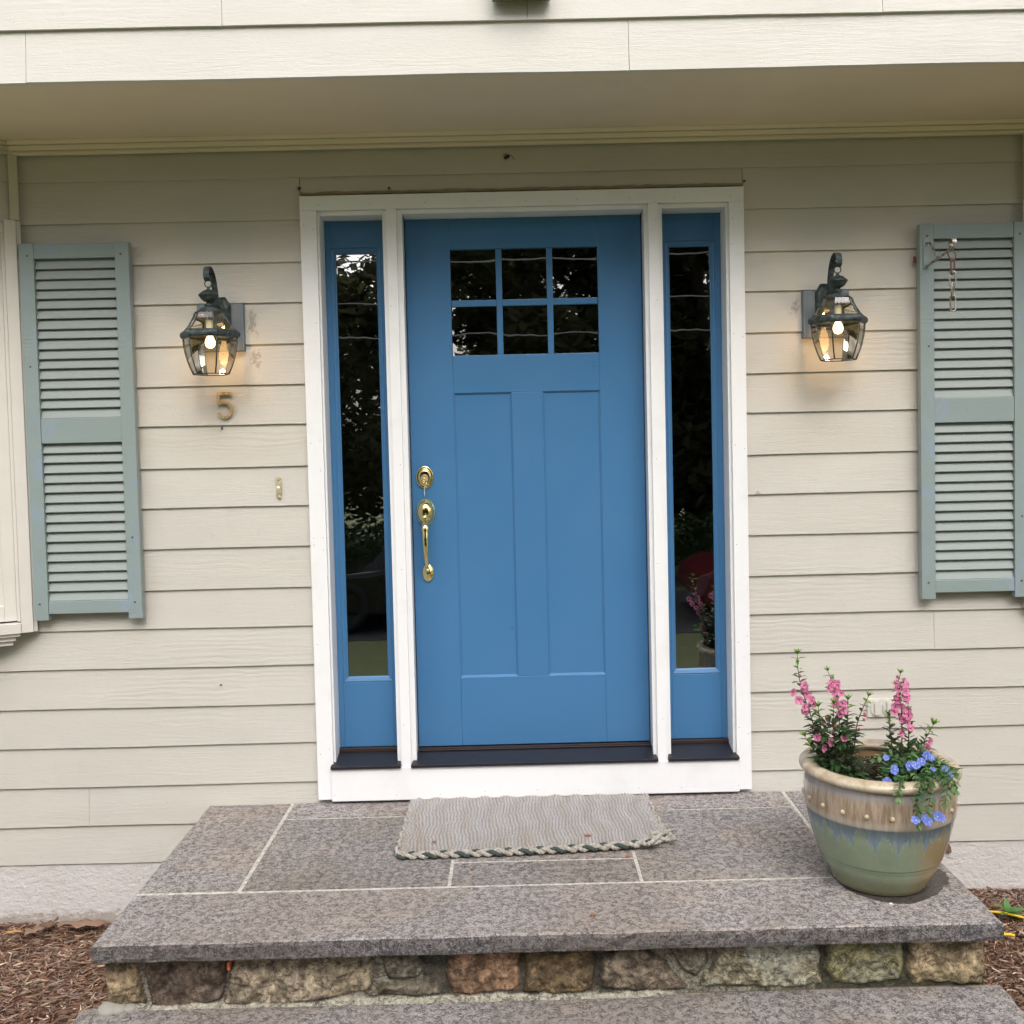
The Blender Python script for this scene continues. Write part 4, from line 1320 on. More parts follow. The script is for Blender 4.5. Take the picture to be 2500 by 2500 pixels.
def petal(name, c1, c2): 
    return leafmat(name, c1, c2, .6)
M_pink = petal('pink_petal', (.55, .12, .26), (.78, .27, .45))
M_magenta = mat('flower_throat', (.25, .02, .07), .6)
M_wht = mat('flower_eye', (.85, .75, .82), .6)
M_bluef = petal('periwinkle_petal', (.13, .19, .62), (.25, .32, .80))
M_bud = mat('rosy_bud', (.42, .10, .14), .6)

def leaf(mb, base, d, L_, W_, curl=.25, up=Vector((0, 0, 1))):
    d = Vector(d).normalized()
    side = d.cross(up)
    if side.length < 1e-4: side = Vector((1, 0, 0))
    side.normalize(); nrm = side.cross(d).normalized()
    vs = []
    prof = [(0, .10), (.22, .72), (.48, 1.0), (.75, .68), (1.0, .02)]
    for t, w_ in prof:
        c = Vector(base)+d*L_*t-nrm*curl*L_*t*t
        vs += [c-side*W_*.5*w_+nrm*W_*.16*w_, c, c+side*W_*.5*w_+nrm*W_*.16*w_]
    fs = []
    for i in range(len(prof)-1):
        a = i*3
        fs += [(a, a+1, a+4, a+3), (a+1, a+2, a+5, a+4)]
    mb.add(vs, fs)

def blossom_mesh(name, r_, mats, cup=.35, npet=5):
    mb = MB(); mb.smooth = True
    for k in range(npet):
        q0 = 2*PI*k/npet
        vs = [(0, 0, 0)]
        for j, (rr, da) in enumerate(((.45, -.42), (.88, -.50), (1.08, -.20), (1.0, 0.0), (1.08, .20), (.88, .50), (.45, .42))):
            a = q0+da*(2*PI/npet)*.98
            vs.append((r_*rr*math.cos(a), r_*rr*math.sin(a), r_*cup*rr*rr*(1 if j != 3 else .8)))
        mb.add(vs, [(0, 1, 2, 3), (0, 3, 4), (0, 4, 5), (0, 5, 6, 7)])
    mb.cur = 1
    n = 8
    mb.add([(0, 0, r_*.02+.0004)]+[(r_*.32*math.cos(2*PI*k/n), r_*.32*math.sin(2*PI*k/n), r_*.10+.0006) for k in range(n)], [(0, 1+k, 1+(k+1) % n) for k in range(n)])
    mb.cur = 2
    mb.add([(r_*.12*math.cos(2*PI*k/6), r_*.12*math.sin(2*PI*k/6)-r_*.12, r_*.14+.0012) for k in range(6)], [tuple(range(6))])
    mb.cur = 3
    mb.smooth = True
    mb.tube([(0, 0, -.0002), (0, 0, -r_*.5), (0, r_*.2, -r_*.9)], [r_*.16, r_*.18, r_*.08], 6)
    me = bpy.data.meshes.new(name)
    me.from_pydata(mb.v, [], mb.f)
    for m in mats: me.materials.append(m)
    me.polygons.foreach_set('material_index', mb.m); me.polygons.foreach_set('use_smooth', mb.sm)
    return me
ME_pink = blossom_mesh('blossom', .0118, [M_pink, M_magenta, M_wht, M_leafd])
ME_blue = blossom_mesh('blossom', .0165, [M_bluef, M_bluef, M_wht, M_leafe], .15)

def put_blossom(me, p, face, parent, sc=1.0, spin=0):
    o = bpy.data.objects.new('blossom', me); COL.objects.link(o)
    q = Vector(face).normalized().to_track_quat('Z', 'Y')
    o.rotation_euler = (q.to_matrix() @ Matrix.Rotation(spin, 3, 'Z')).to_euler()
    o.scale = (sc, sc, sc)
    o.parent = parent; o.location = Vector(p)-wpos(parent)
    return o

def lerp_path(pts, t):
    L = [0]
    for a, b in zip(pts[:-1], pts[1:]): L.append(L[-1]+(Vector(b)-Vector(a)).length)
    s_ = t*L[-1]
    for i in range(len(pts)-1):
        if s_ <= L[i+1]+1e-9:
            f_ = (s_-L[i])/max(1e-9, L[i+1]-L[i])
            return Vector(pts[i]).lerp(Vector(pts[i+1]), f_), (Vector(pts[i+1])-Vector(pts[i])).normalized()
    return Vector(pts[-1]), (Vector(pts[-1])-Vector(pts[-2])).normalized()

def smooth_path(pts, n=10):
    P = [Vector(p) for p in pts]
    if len(P) < 3: return P
    out = []
    for i in range(len(P)-1):
        p0 = P[max(i-1, 0)]; p1 = P[i]; p2 = P[i+1]; p3 = P[min(i+2, len(P)-1)]
        for k in range(n):
            t = k/n
            out.append(.5*((2*p1)+(-p0+p2)*t+(2*p0-5*p1+4*p2-p3)*t*t+(-p0+3*p1-3*p2+p3)*t**3))
    out.append(P[-1])
    return out

def leafy_stem(lv, tipmb, st, pts, r0=.0022, L0=.038, L1=.022, gap=.0125, tfrom=.05, tto=1.0, wfac=.36, spread=1.0, flowers=None):
    path = smooth_path(pts, 8)
    st.tube(path, [r0*(1-.6*i/len(path)) for i in range(len(path))], 6)
    ln = sum((b-a).length for a, b in zip(path[:-1], path[1:]))
    n = max(3, int(ln*(tto-tfrom)/gap))
    a0 = random.random()*PI
    for i in range(n):
        t = tfrom+(tto-tfrom)*i/n
        p, d = lerp_path(path, t)
        L_ = L0+(L1-L0)*t
        side = d.cross(Vector((0, 0, 1)));
        if side.length < .05: side = Vector((1, 0, 0))
        side.normalize(); oth = side.cross(d).normalized()
        for s_ in (0, PI):
            a = a0+i*PI*.5+s_+random.uniform(-.35, .35)
            o_ = side*math.cos(a)+oth*math.sin(a)
            dd = (o_*spread+d*random.uniform(.25, .75)).normalized()
            leaf(lv if t < .86 else tipmb, p, dd, L_*random.uniform(.75, 1.2), L_*wfac*random.uniform(.85, 1.15), random.uniform(.05, .35))
    p, d = lerp_path(path, 1.0)
    for k in range(6):
        a = k*PI/3
        o_ = Vector((math.cos(a), math.sin(a), 0))
        leaf(tipmb, p, (d+o_*.7).normalized(), L1*.9, L1*.35, .1)

def angelonia(label, stems, flowers, buds, root, loc):
    t = thing('pink_flower_plant', loc, label, 'flowering plant', 'pink flower spikes in the glazed pot')
    lv, tp, st = MB(), MB(), MB()
    st.smooth = True; lv.smooth = True; tp.smooth = True
    for pts, kw in stems: leafy_stem(lv, tp, st, pts, **kw)
    for (x, y, z, sx, sz, cnt) in root:      # leafy skirt
        for i in range(cnt):
            q = random.random()*2*PI; rr = math.sqrt(random.random())
            p = (x+sx*rr*math.cos(q), y+sx*rr*math.sin(q)*.8, z+random.uniform(0, sz))
            dd = Vector((math.cos(q), math.sin(q)*.9-.15, random.uniform(-.1, .9)))
            leaf(lv, p, dd, random.uniform(.028, .046), random.uniform(.011, .017), random.uniform(.1, .4))
    lv.build('foliage', M_leafd, t, noflip=True); tp.build('young_leaves', M_leafl, t, noflip=True); st.build('stems', M_stem2, t, noflip=True)
    for (x, y, z) in flowers:
        f_ = Vector((random.uniform(-.9, .8), -1, random.uniform(-.25, .55))); x += random.uniform(-.004, .004); z += random.uniform(-.003, .003); y += random.uniform(-.014, .012)
        put_blossom(ME_pink, (x, y-.020, z), f_, t, random.uniform(.9, 1.18), random.random()*6)
    for (x, y, z) in buds:
        bd = MB(); bd.smooth = True; bd.ball((x, y-.008, z), random.uniform(.0035, .0055), 8, 6, 1.3)
        bd.build('bud', M_bud, t)
    return t
random.seed(31)
y = -.77
angelonia('pink spiked flowers on the left side of the pot, the tallest stem leaning left', [
    ([(.915, -.76, .31), (.870, -.765, .42), (.838, -.775, .52), (.812, -.78, .60), (.800, -.785, .66), (.799, -.785, .705)], dict(tfrom=.12, L0=.038, L1=.026, gap=.0145, wfac=.48)),
    ([(.935, -.75, .31), (.935, -.755, .42), (.932, -.76, .52), (.915, -.765, .60), (.896, -.77, .648)], dict(tfrom=.1, L0=.038, L1=.022, wfac=.48, gap=.016)),
    ([(.925, -.79, .31), (.890, -.80, .40), (.862, -.81, .48), (.853, -.812, .548)], dict(tfrom=.08, L0=.036, L1=.026, gap=.0115, wfac=.5)),
    ([(.925, -.80, .31), (.905, -.81, .42), (.897, -.815, .50), (.900, -.815, .556)], dict(tfrom=.08, L0=.036, L1=.026, gap=.0115, wfac=.5)),
    ([(.940, -.78, .31), (.948, -.78, .42), (.953, -.78, .50), (.954, -.78, .558)], dict(tfrom=.08, L0=.036, L1=.026, gap=.0115, wfac=.5)),
    ([(.945, -.76, .31), (.975, -.765, .40), (.985, -.77, .48), (1.003, -.775, .535), (1.018, -.778, .568)], dict(tfrom=.25, L0=.034, L1=.022, gap=.0165, wfac=.5)),
    ([(.915, -.78, .31), (.875, -.79, .37), (.838, -.80, .42), (.815, -.80, .455)], dict(tfrom=.1, L0=.036, L1=.026, gap=.0115, wfac=.5)),
    ], [(.812, y, .616), (.783, y, .593), (.826, y, .585), (.804, y, .562), (.839, y, .557), (.825, y, .53), (.821, y, .603), (.796, y, .570), (.833, y, .570), (.816, y, .548), (.916, y, .613), (.890, y, .606), (.929, y, .58), (.917, y, .56), (.905, y, .617),
        (.929, y, .543), (.926, y, .52), (.908, y, .594), (.922, y, .600), (.934, y, .556), (.915, y, .548), (.935, y, .532), (.848, -.80, .46), (.878, -.81, .446), (.859, -.81, .43), (.917, -.81, .459)],
    [(.896, -.81, .475), (.843, -.8, .485), (.88, -.8, .512), (.870, -.8, .495), (.905, -.8, .49), (.805, -.78, .64), (1.0, -.78, .50), (.985, -.78, .47), (1.003, -.78, .515), (.86, -.8, .475)],
    [(.910, -.785, .325, .060, .17, 260), (.940, -.80, .315, .070, .06, 90)], (.93, -.775, .31))
angelonia('pink spiked flowers on the right side of the pot, one dense upright spike', [
    ([(1.125, -.75, .31), (1.128, -.757, .42), (1.124, -.765, .52), (1.112, -.77, .59), (1.118, -.775, .635)], dict(tfrom=.1, L0=.038, L1=.022, wfac=.48, gap=.018)),
    ([(1.130, -.75, .31), (1.100, -.755, .40), (1.090, -.76, .46), (1.088, -.76, .500)], dict(tfrom=.1, L0=.036, L1=.027, gap=.012, wfac=.5)),
    ([(1.140, -.75, .31), (1.150, -.75, .40), (1.152, -.75, .47), (1.150, -.75, .510)], dict(tfrom=.1, L0=.036, L1=.027, gap=.012, wfac=.5)),
    ([(1.140, -.77, .31), (1.160, -.78, .385), (1.190, -.785, .435), (1.212, -.79, .478)], dict(tfrom=.1, L0=.044, L1=.030, gap=.011, wfac=.34)),
    ], [(1.115, y, .617), (1.126, y, .608), (1.112, y, .594), (1.101, y, .574), (1.092, y, .558), (1.131, y, .566), (1.121, y, .538), (1.096, y, .525), (1.104, y, .608), (1.122, y, .586), (1.109, y, .556), (1.131, y, .550), (1.106, y, .540),
        (1.137, y, .524), (1.124, y, .497), (1.103, y, .504), (1.139, y, .473), (1.114, y, .451), (1.178, -.8, .421), (1.187, -.8, .435), (1.120, y, .575), (1.095, y, .540), (1.135, y, .512), (1.118, y, .520), (1.130, y, .485)],
    [(1.108, y, .628), (1.125, y, .46)],
    [(1.135, -.77, .31, .055, .10, 120)], (1.135, -.76, .31))

ev = thing('blue_flower_plant', (1.12, -.88, .31), 'low trailing plant with periwinkle blue flowers spilling over the pot rim', 'flowering plant')
random.seed(77)
lv, tp, st = MB(), MB(), MB(); st.smooth = True; lv.smooth = True; tp.smooth = True
root = (1.120, -.86, .312)
targets = [((1.03, -.90, .372), 0), ((1.00, -.92, .355), 0), ((1.012, -.845, .395), 0), ((1.07, -.93, .372), 0), ((1.10, -.90, .408), 0), ((1.155, -.88, .420), 0), ((1.19, -.91, .392), 0), ((1.215, -.93, .372), 0), ((1.225, -.90, .382), 0),
           ((1.09, -.955, .380), 0), ((1.13, -.94, .390), 0), ((1.17, -.93, .385), 0), ((1.08, -.90, .365), 0), ((1.21, -.88, .37), 0), ((1.05, -.87, .36), 0), ((1.14, -.90, .39), 0), ((1.16, -.86, .40), 0), ((1.10, -.87, .38), 0)]
for tg, _ in targets:
    mid = ((root[0]+tg[0])/2+random.uniform(-.015, .015), (root[1]+tg[1])/2, max(root[2], tg[2])+.012)
    leafy_stem(lv, tp, st, [root, mid, tg], r0=.0016, L0=.024, L1=.020, gap=.0085, wfac=.55, tfrom=.15)
hang = [([root, (1.10, -.96, .375), (1.085, -1.015, .372), (1.060, -1.045, .335), (1.058, -1.045, .300), (1.064, -1.040, .270)], 1),
        ([root, (1.12, -.96, .378), (1.105, -1.020, .368), (1.095, -1.040, .335), (1.090, -1.035, .300), (1.115, -1.030, .290)], 1),
        ([root, (1.15, -.96, .38), (1.16, -1.005, .375), (1.150, -1.025, .345), (1.145, -1.025, .325)], 1),
        ([root, (1.05, -.96, .37), (1.020, -1.015, .368), (1.010, -1.032, .345)], 1),
        ([root, (1.17, -.95, .380), (1.185, -.985, .378), (1.188, -1.0, .352)], 1)]
for pts, _ in hang: leafy_stem(lv, tp, st, pts, r0=.0017, L0=.028, L1=.022, gap=.009, wfac=.55, tfrom=.2)
for i in range(260):
    q = random.random()*2*PI; rr = math.sqrt(random.random())
    p = (1.12+.105*rr*math.cos(q), -.895+.060*rr*math.sin(q), .335+random.uniform(0, .045))
    leaf(lv, p, (math.cos(q), math.sin(q)-.3, random.uniform(0, .8)), random.uniform(.020, .032), random.uniform(.012, .018), random.uniform(0, .3))
lv.build('foliage', M_leafe, ev, noflip=True); tp.build('young_leaves', leafmat('pale_leaf', (.10, .20, .06), (.18, .30, .11), .6), ev, noflip=True); st.build('stems', M_stem, ev, noflip=True)
for (x, yy, z, s_) in ((1.022, -.905, .420, .8), (1.036, -.930, .392, 1.25), (1.010, -.945, .362, 1.15), (1.080, -.930, .402, 1.25), (1.098, -.935, .405, 1.1), (1.122, -.915, .408, 1.1), (1.144, -.900, .422, 1.15), (1.155, -.905, .415, 1.0),
                   (1.080, -.975, .352, 1.3), (1.094, -.985, .344, 1.3), (1.190, -.945, .372, 1.2), (1.131, -.965, .362, .8), (1.149, -.93, .388, .8), (1.185, -.93, .39, .8), (1.050, -1.050, .288, 1.1), (1.072, -1.055, .296, 1.0), (1.082, -1.058, .286, 1.1), (1.112, -1.055, .300, 1.25), (1.124, -1.05, .292, 1.1)):
    put_blossom(ME_blue, (x, yy-.004, z), (random.uniform(-.6, .6), -1, random.uniform(.1, .9)), ev, s_*.68, random.random()*6)

# small white pebble by the pot
pbm = MB(); pbm.smooth = True; pbm.lathe([(.0005, 0), (.004, .0006), (.005, .003), (.003, .0052), (.0003, .0058)], (1.015, -.955, .0002), 10, sx=1.3)
tag(pbm.build('white_pebble', mat('pebble', (.8, .78, .74), .5), None), 'tiny white pebble on the granite in front of the pot', 'pebble')

# =============================================================== GROUND
M_mulchsoil = mat('mulch_bed_soil', (.07, .035, .02), .95)
g = G(M_mulchsoil); v = g.coord()
g.col(g.mix(g.ramp(g.noise(v, 60, 4, .7), [(.35, 0.0), (.65, 1.0)]), (.045, .022, .013), (.16, .075, .04)))
g.normal(g.bump(g.noise(v, 80, 4, .7), .01, 1.0))
def mulch_z(x, y):
    base = -.440 if x < 0 else -.425
    s_ = .018*math.sin(x*5+1)*math.sin(y*4+2)+.010*math.sin(x*13)*math.sin(y*11+1)
    return base+s_+ (.03 if x > 0 else .0)*min(1, max(0, (x-1.4)*2)) - .03*max(0, -y-.6)
def bed(x0, x1, name, label):
    m = MB(); m.smooth = True
    nx, ny = int((x1-x0)/.04), 48
    vs = [(x0+(x1-x0)*i/nx, .004-2.2*j/ny, mulch_z(x0+(x1-x0)*i/nx, .004-2.2*j/ny)) for j in range(ny+1) for i in range(nx+1)]
    fs = [(j*(nx+1)+i, j*(nx+1)+i+1, (j+1)*(nx+1)+i+1, (j+1)*(nx+1)+i) for j in range(ny) for i in range(nx)]
    m.add(vs, fs)
    o = m.build(name, M_mulchsoil, None, noflip=False)
    tag(o, kind='structure')
    return o
bed(-3.2, -1.2, 'mulch_bed', ''); bed(1.2, 3.2, 'mulch_bed', '')
MCH = [mat('chip_%s' % n_, c, .85, spec=.2) for n_, c in (('brown', (.19, .12, .085)), ('red', (.245, .13, .09)), ('tan', (.38, .26, .18)), ('grey', (.27, .215, .185)), ('pale', (.62, .50, .36)), ('dark', (.085, .042, .028)))]
def chips(x0, x1, y0, y1, n_, label, seed):
    random.seed(seed)
    m = MB()
    for i in range(n_):
        x = random.uniform(x0, x1); yy = y1-(y1-y0)*random.random()**1.0
        z = mulch_z(x, yy)+random.uniform(-.001, .012)
        L_ = random.uniform(.010, .042)*(1 if random.random() < .9 else 1.9); wd = random.uniform(.0018, .0068); th = random.uniform(.0012, .0032)
        if random.random() < .35: wd *= .45
        a = random.gauss(0, .75) if random.random() < .7 else random.random()*PI; tl = random.gauss(0, .22)
        dx, dy, dz = math.cos(a)*math.cos(tl), math.sin(a)*math.cos(tl), math.sin(tl)
        sx, sy = -math.sin(a), math.cos(a)
        rl = random.gauss(0, .4)
        m.cur = random.choices(range(6), (30, 22, 17, 16, 4, 14))[0]
        vs = []
        bend = random.uniform(-.12, .12)*L_
        for t, ww in ((-.5, .35), (0, 1.0), (.5, .3)):
            bx, by, bz = x+dx*L_*t+sx*bend*(t*t*4), yy+dy*L_*t+sy*bend*(t*t*4), z+dz*L_*t
            for a_, b_ in ((-1, -1), (1, -1), (1, 1), (-1, 1)):
                vs.append((bx+sx*wd*.5*a_*ww, by+sy*wd*.5*a_*ww, bz+th*.5*b_+rl*wd*.5*a_*ww))
        if any(vv[0] > XA+.0 and vv[0] < 0 and vv[1] > -1.45 for vv in vs) and x < 0 and max(vv[0] for vv in vs) > -1.258: continue
        if x > 0 and min(vv[0] for vv in vs) < 1.272: continue
        if max(vv[1] for vv in vs) > .0055: continue
        fs = [(0, 1, 2, 3), (11, 10, 9, 8)]
        for q in (0, 4):
            for k in range(4): fs.append((q+k, q+(k+1) % 4, q+4+(k+1) % 4, q+4+k))
        m.add(vs, fs)
    o = m.build('bark_mulch', MCH, None, noflip=True)
    return tag(o, label, 'mulch', kind='stuff')
chips(-2.25, -1.25, -1.55, .0, 15000, 'shredded brown bark mulch in the bed left of the stoop', 4)
chips(1.27, 2.15, -1.40, .0, 12000, 'shredded brown bark mulch in the bed right of the stoop', 5)

def dry_leaf(x, yy, z, L_, W_, rot, m_, label, seed, lobes=3):
    random.seed(seed)
    k = MB(); k.smooth = True
    n = 14
    ring = []
    for i in range(n):
        q = 2*PI*i/n
        rr = 1+.28*math.sin(q*lobes+seed)+random.uniform(-.12, .12)
        a, b = L_*.5*rr*math.cos(q), W_*.5*rr*math.sin(q)
        ring.append((x+a*math.cos(rot)-b*math.sin(rot), yy+a*math.sin(rot)+b*math.cos(rot), z+random.uniform(-.2, .9)*W_*.35))
    inner = [((p[0]+x)/2, (p[1]+yy)/2, z+random.uniform(-.002, .006)) for p in ring]
    k.add([(x, yy, z+.003)]+inner+ring, [(0, 1+i, 1+(i+1) % n) for i in range(n)]+[(1+i, 1+n+i, 1+n+(i+1) % n, 1+(i+1) % n) for i in range(n)])
    o = k.build('dry_leaf', m_, None)
    so__ = o.modifiers.new('thickness', 'SOLIDIFY'); so__.thickness = .0012
    return tag(o, label, 'dry leaf', 'curled dry leaves in the mulch')
M_dl = [mat('dry_leaf_tan', (.25, .155, .105), .7), mat('dry_leaf_brown', (.17, .10, .07), .7), mat('dry_leaf_orange', (.50, .25, .08), .6)]
dry_leaf(-1.905, -.115, -.420, .075, .05, .3, M_dl[0], 'curled tan dry leaf in the left mulch near the foundation', 1)
dry_leaf(-1.865, -.070, -.418, .06, .04, 1.2, M_dl[1], 'small crumpled brown leaf against the foundation, left mulch bed', 2)
dry_leaf(-1.735, -.085, -.416, .16, .055, .2, M_dl[0], 'long flat brown leaf in the left mulch, the largest one there', 3, 2)
dry_leaf(-1.965, -.125, -.418, .065, .016, .1, M_dl[2], 'narrow orange strip of leaf at the far left of the mulch', 4, 1)
dry_leaf(1.745, -.002-.03, -.395, .03, .02, 1.2, M_dl[1], 'small brown leaf at the foot of the right foundation wall', 5)
k = MB(); k.prism_y([(1.600+.0, -.222), (1.607, -.235), (1.610, -.255), (1.602, -.262), (1.594, -.250), (1.590, -.256), (1.588, -.240), (1.596, -.236)], -.008, .004)
tag(k.build('hanging_leaf', M_dl[1], None, .001), 'small brown leaf hanging from the lowest siding board right of the pot', 'dry leaf')
for i, (x, yy, lb, a, s_) in enumerate(((-.355, -.475, 'reddish leaf fragment on the left part of the doormat', 0, .010), (.165, -.455, 'reddish leaf fragment on the right part of the doormat', .8, .013),
                                     (-.218, -.645, 'tan seed husk on the small centre paving slab', .4, .009), (.290, -.575, 'brown husk beside the front right corner of the doormat', 0, .011), (.145, -.975, 'brown twist of leaf near the front edge of the stoop', .4, .010))):
    k = MB()
    zz_ = .026 if i < 2 else .001
    pts = [(x+s_*math.cos(q+a)*random.uniform(.6, 1.1), yy+s_*.6*math.sin(q+a)*random.uniform(.6, 1.1)) for q in np.linspace(0, 2*PI, 8, endpoint=False)]
    k.prism_z(pts, zz_, zz_+.003)
    tag(k.build('leaf_fragment', mat('leaf_fragment', (.30, .12, .06), .7) if i == 0 else bpy.data.materials['leaf_fragment'], None), lb, 'leaf fragment')

# yellow cord and sprig in the right bed
yc = MB(); yc.smooth = True
yc.tube(smooth_path([(1.30, -.30, -.375), (1.50, -.20, -.385), (1.62, -.245, -.375), (1.69, -.275, -.372), (1.80, -.330, -.378), (2.1, -.42, -.385)], 8), .0042, 8)
cordo = yc.build('cord_run', mat('yellow_cord', (.75, .52, .02), .5), None)
cord = thing('yellow_cord', (1.6, -.3, -.38), 'yellow cord lying on the mulch right of the stoop', 'cord')
cordo.parent = cord; cordo.location = -cord.location
y2 = MB(); y2.smooth = True
y2.tube(smooth_path([(1.35, -.38, -.385), (1.50, -.42, -.372), (1.60, -.425, -.370), (1.639, -.437, -.370)], 8), .0058, 8)
o2 = y2.build('cord_end', bpy.data.materials['yellow_cord'], None); o2.parent = cord; o2.location = -cord.location
y3 = MB(); y3.smooth = True
y3.tube([(1.639, -.437, -.370), (1.70, -.458, -.373), (1.9, -.52, -.385)], .0048, 8)
o3 = y3.build('black_lead', mat('black_rubber', (.02, .02, .02), .6), None); o3.parent = cord; o3.location = -cord.location
sp = thing('green_sprig', (1.700, -.265, -.39), 'small green weed sprig growing beside the yellow cord', 'plant')
lv, st = MB(), MB(); lv.smooth = True
random.seed(8)
for dx, dy, dz, L_ in ((.9, .1, .35, .07), (-.6, .1, .7, .055), (.2, -.5, .5, .05), (.0, .2, 1.0, .05), (.7, -.3, .05, .06), (-.5, -.4, .3, .045)):
    leaf(lv, (1.700, -.265, -.375), (dx, dy, dz), L_, L_*.5, .3)
st.tube([(1.700, -.265, -.41), (1.700, -.265, -.37)], .002, 6)
lv.build('leaves', leafmat('sprig_leaf', (.06, .18, .04), (.13, .30, .07)), sp, noflip=True); st.build('stem', M_stem, sp)
tw = MB(); tw.smooth = True
tw.tube(smooth_path([(-1.44, -.80, -.415), (-1.47, -.86, -.425), (-1.50, -.93, -.43), (-1.51, -1.02, -.44)], 6), .0016, 6)
tag(tw.build('twig', mat('pale_twig', (.42, .30, .19), .8), None), 'thin pale curved twig on the mulch at the lower left', 'twig')
# orange flag end peeking from the riser
of = MB(); of.prism_y([(-.909, -.116), (-.902, -.119), (-.899, -.108), (-.902, -.102), (-.899, -.094), (-.905, -.090), (-.910, -.098)], -1.008, -.985)
tag(of.build('orange_tag', mat('orange_paint', (.85, .22, .08), .6), None, .002), 'tiny orange tag poking out between two riser stones on the left', 'tag')

# walk, lawn, drive, beyond (seen in the glass and the brass)
M_grass = mat('lawn_grass', (.05, .10, .02), .9)
g = G(M_grass); v = g.coord()
g.col(g.mix(g.ramp(g.noise(v, 14, 6, .8), [(.35, 0.0), (.65, 1.0)]), (.13, .155, .065), (.225, .25, .115)))
g.normal(g.bump(g.noise(v, 60, 6, .85), .008, .6))
def lawn_z(y): return -.47 if y > -2.2 else max(-1.05, -.47-(-2.2-y)*.135)
gm = MB(); gm.smooth = True
ys_ = [-1.9, -2.2, -3, -4, -5, -6, -6.8, -8, -12, -18, -30, -60, -120]
vs = []
for yy in ys_: vs += [(-120, yy, lawn_z(yy)), (120, yy, lawn_z(yy))]
gm.add(vs, [(2*i, 2*i+2, 2*i+3, 2*i+1) for i in range(len(ys_)-1)])
gm.add([(-120, -1.9, -.47), (120, -1.9, -.47), (120, 60, -.75), (-120, 60, -.75)], [(0, 1, 2, 3)])
tag(gm.build('lawn', M_grass, None), kind='structure')
wk = MB(); wk.box(-.75, .75, -3.2, -1.45, -.50, -.452)
tag(wk.build('walkway', M_gran, None), kind='structure')
dr = MB(); dr.box(-14, 14, -11.7, -8.3, -1.2, -1.04)
tag(dr.build('driveway', mat('asphalt', (.07, .07, .07), .9), None), kind='structure')

# parked cars
def car(x0, y0, m_, label, L_=4.4, H_=1.42):
    t = thing('parked_car', (x0, y0, -1.04), label, 'car', 'cars parked on the drive behind the camera')
    W_ = 1.75
    n = 12
    # side profile (x along length, z up), bottom fixed
    low = [(0, .35), (.02, .62), (.10, .74), (.25, .80), (.32, .83), (.68, .88), (.80, .86), (.93, .82), (.99, .70), (1, .35)]
    b = MB()
    ring = []
    for yy, ins, dz in ((-.5, .03, -.04), (-.47, 0, 0), (.47, 0, 0), (.5, .03, -.04)):
        ring.append([(x0+L_*(p[0]*(1-2*ins)+ins-.5), y0+W_*yy, -1.04+p[1]+(dz if p[1] > .5 else 0)) for p in low]+[(x0+L_*(.97-.5), y0+W_*yy, -1.04+.22), (x0+L_*(.03-.5), y0+W_*yy, -1.04+.22)])
    k = len(ring[0]); vs = [p for r_ in ring for p in r_]
    fs = [tuple(range(k)), tuple(range(4*k-1, 3*k-1, -1))]
    for i in range(3):
        for j in range(k): fs.append((i*k+j, i*k+(j+1) % k, (i+1)*k+(j+1) % k, (i+1)*k+j))
    b.add(vs, fs)
    b.build('body', m_, t, .03)
    c = MB()
    prof = [(.24, .80), (.36, 1.22), (.42, 1.36), (.60, H_), (.72, 1.38), (.86, .90), (.86, .84), (.24, .78)]
    vs = []
    for yy, tw_ in ((-.46, 1), (.46, 1)):
        for p in prof:
            s_ = 1 if p[1] < 1.0 else .80
            vs.append((x0+L_*(p[0]-.5), y0+W_*yy*s_, -1.04+p[1]))
    k = len(prof)
    c.add(vs, [tuple(range(k)), tuple(range(2*k-1, k-1, -1))]+[(j, (j+1) % k, k+(j+1) % k, k+j) for j in range(k)])
    c.build('cabin', m_, t, .02)
    gl = MB()
    for sgn_ in (-1, 1):
        yy = y0+sgn_*W_*.445
        for poly in ([(.30, .88), (.385, 1.24), (.50, 1.30), (.50, .90)], [(.515, .90), (.515, 1.30), (.68, 1.28), (.78, .93)]):
            vs = [(x0+L_*(p[0]-.5), y0+sgn_*W_*(.466 if p[1] < 1.0 else .385), -1.04+p[1]) for p in poly]
            gl.add(vs, [(0, 1, 2, 3)])
    gl.build('window', mat('car_glass', (.03, .04, .045), .05), t)
    for px in (.19, .80):
        for sgn_ in (-1, 1):
            wm = MB(); wm.smooth = True
            cxx, cyy, czz = x0+L_*(px-.5), y0+sgn_*W_*.46, -1.04+.33
            pr = [(.20, -.09), (.31, -.09), (.33, -.05), (.33, .05), (.31, .09), (.20, .09), (.19, .05), (.01, .04)]
            vs = []
            for r_, o_ in pr:
                for q in range(24): vs.append((cxx+r_*math.cos(2*PI*q/24), cyy+sgn_*o_, czz+r_*math.sin(2*PI*q/24)))
            wm.add(vs, [(i*24+q, i*24+(q+1) % 24, (i+1)*24+(q+1) % 24, (i+1)*24+q) for i in range(len(pr)-1) for q in range(24)])
            wm.build('wheel', bpy.data.materials['black_rubber'], t)
    return t
car(-.95, -9.7, mat('black_car_paint', (.012, .012, .015), .15, spec=.6), 'black parked car reflected in the left sidelight')
car(4.45, -9.8, mat('maroon_car_paint', (.16, .02, .03), .2, spec=.6), 'maroon parked car reflected in the right sidelight')

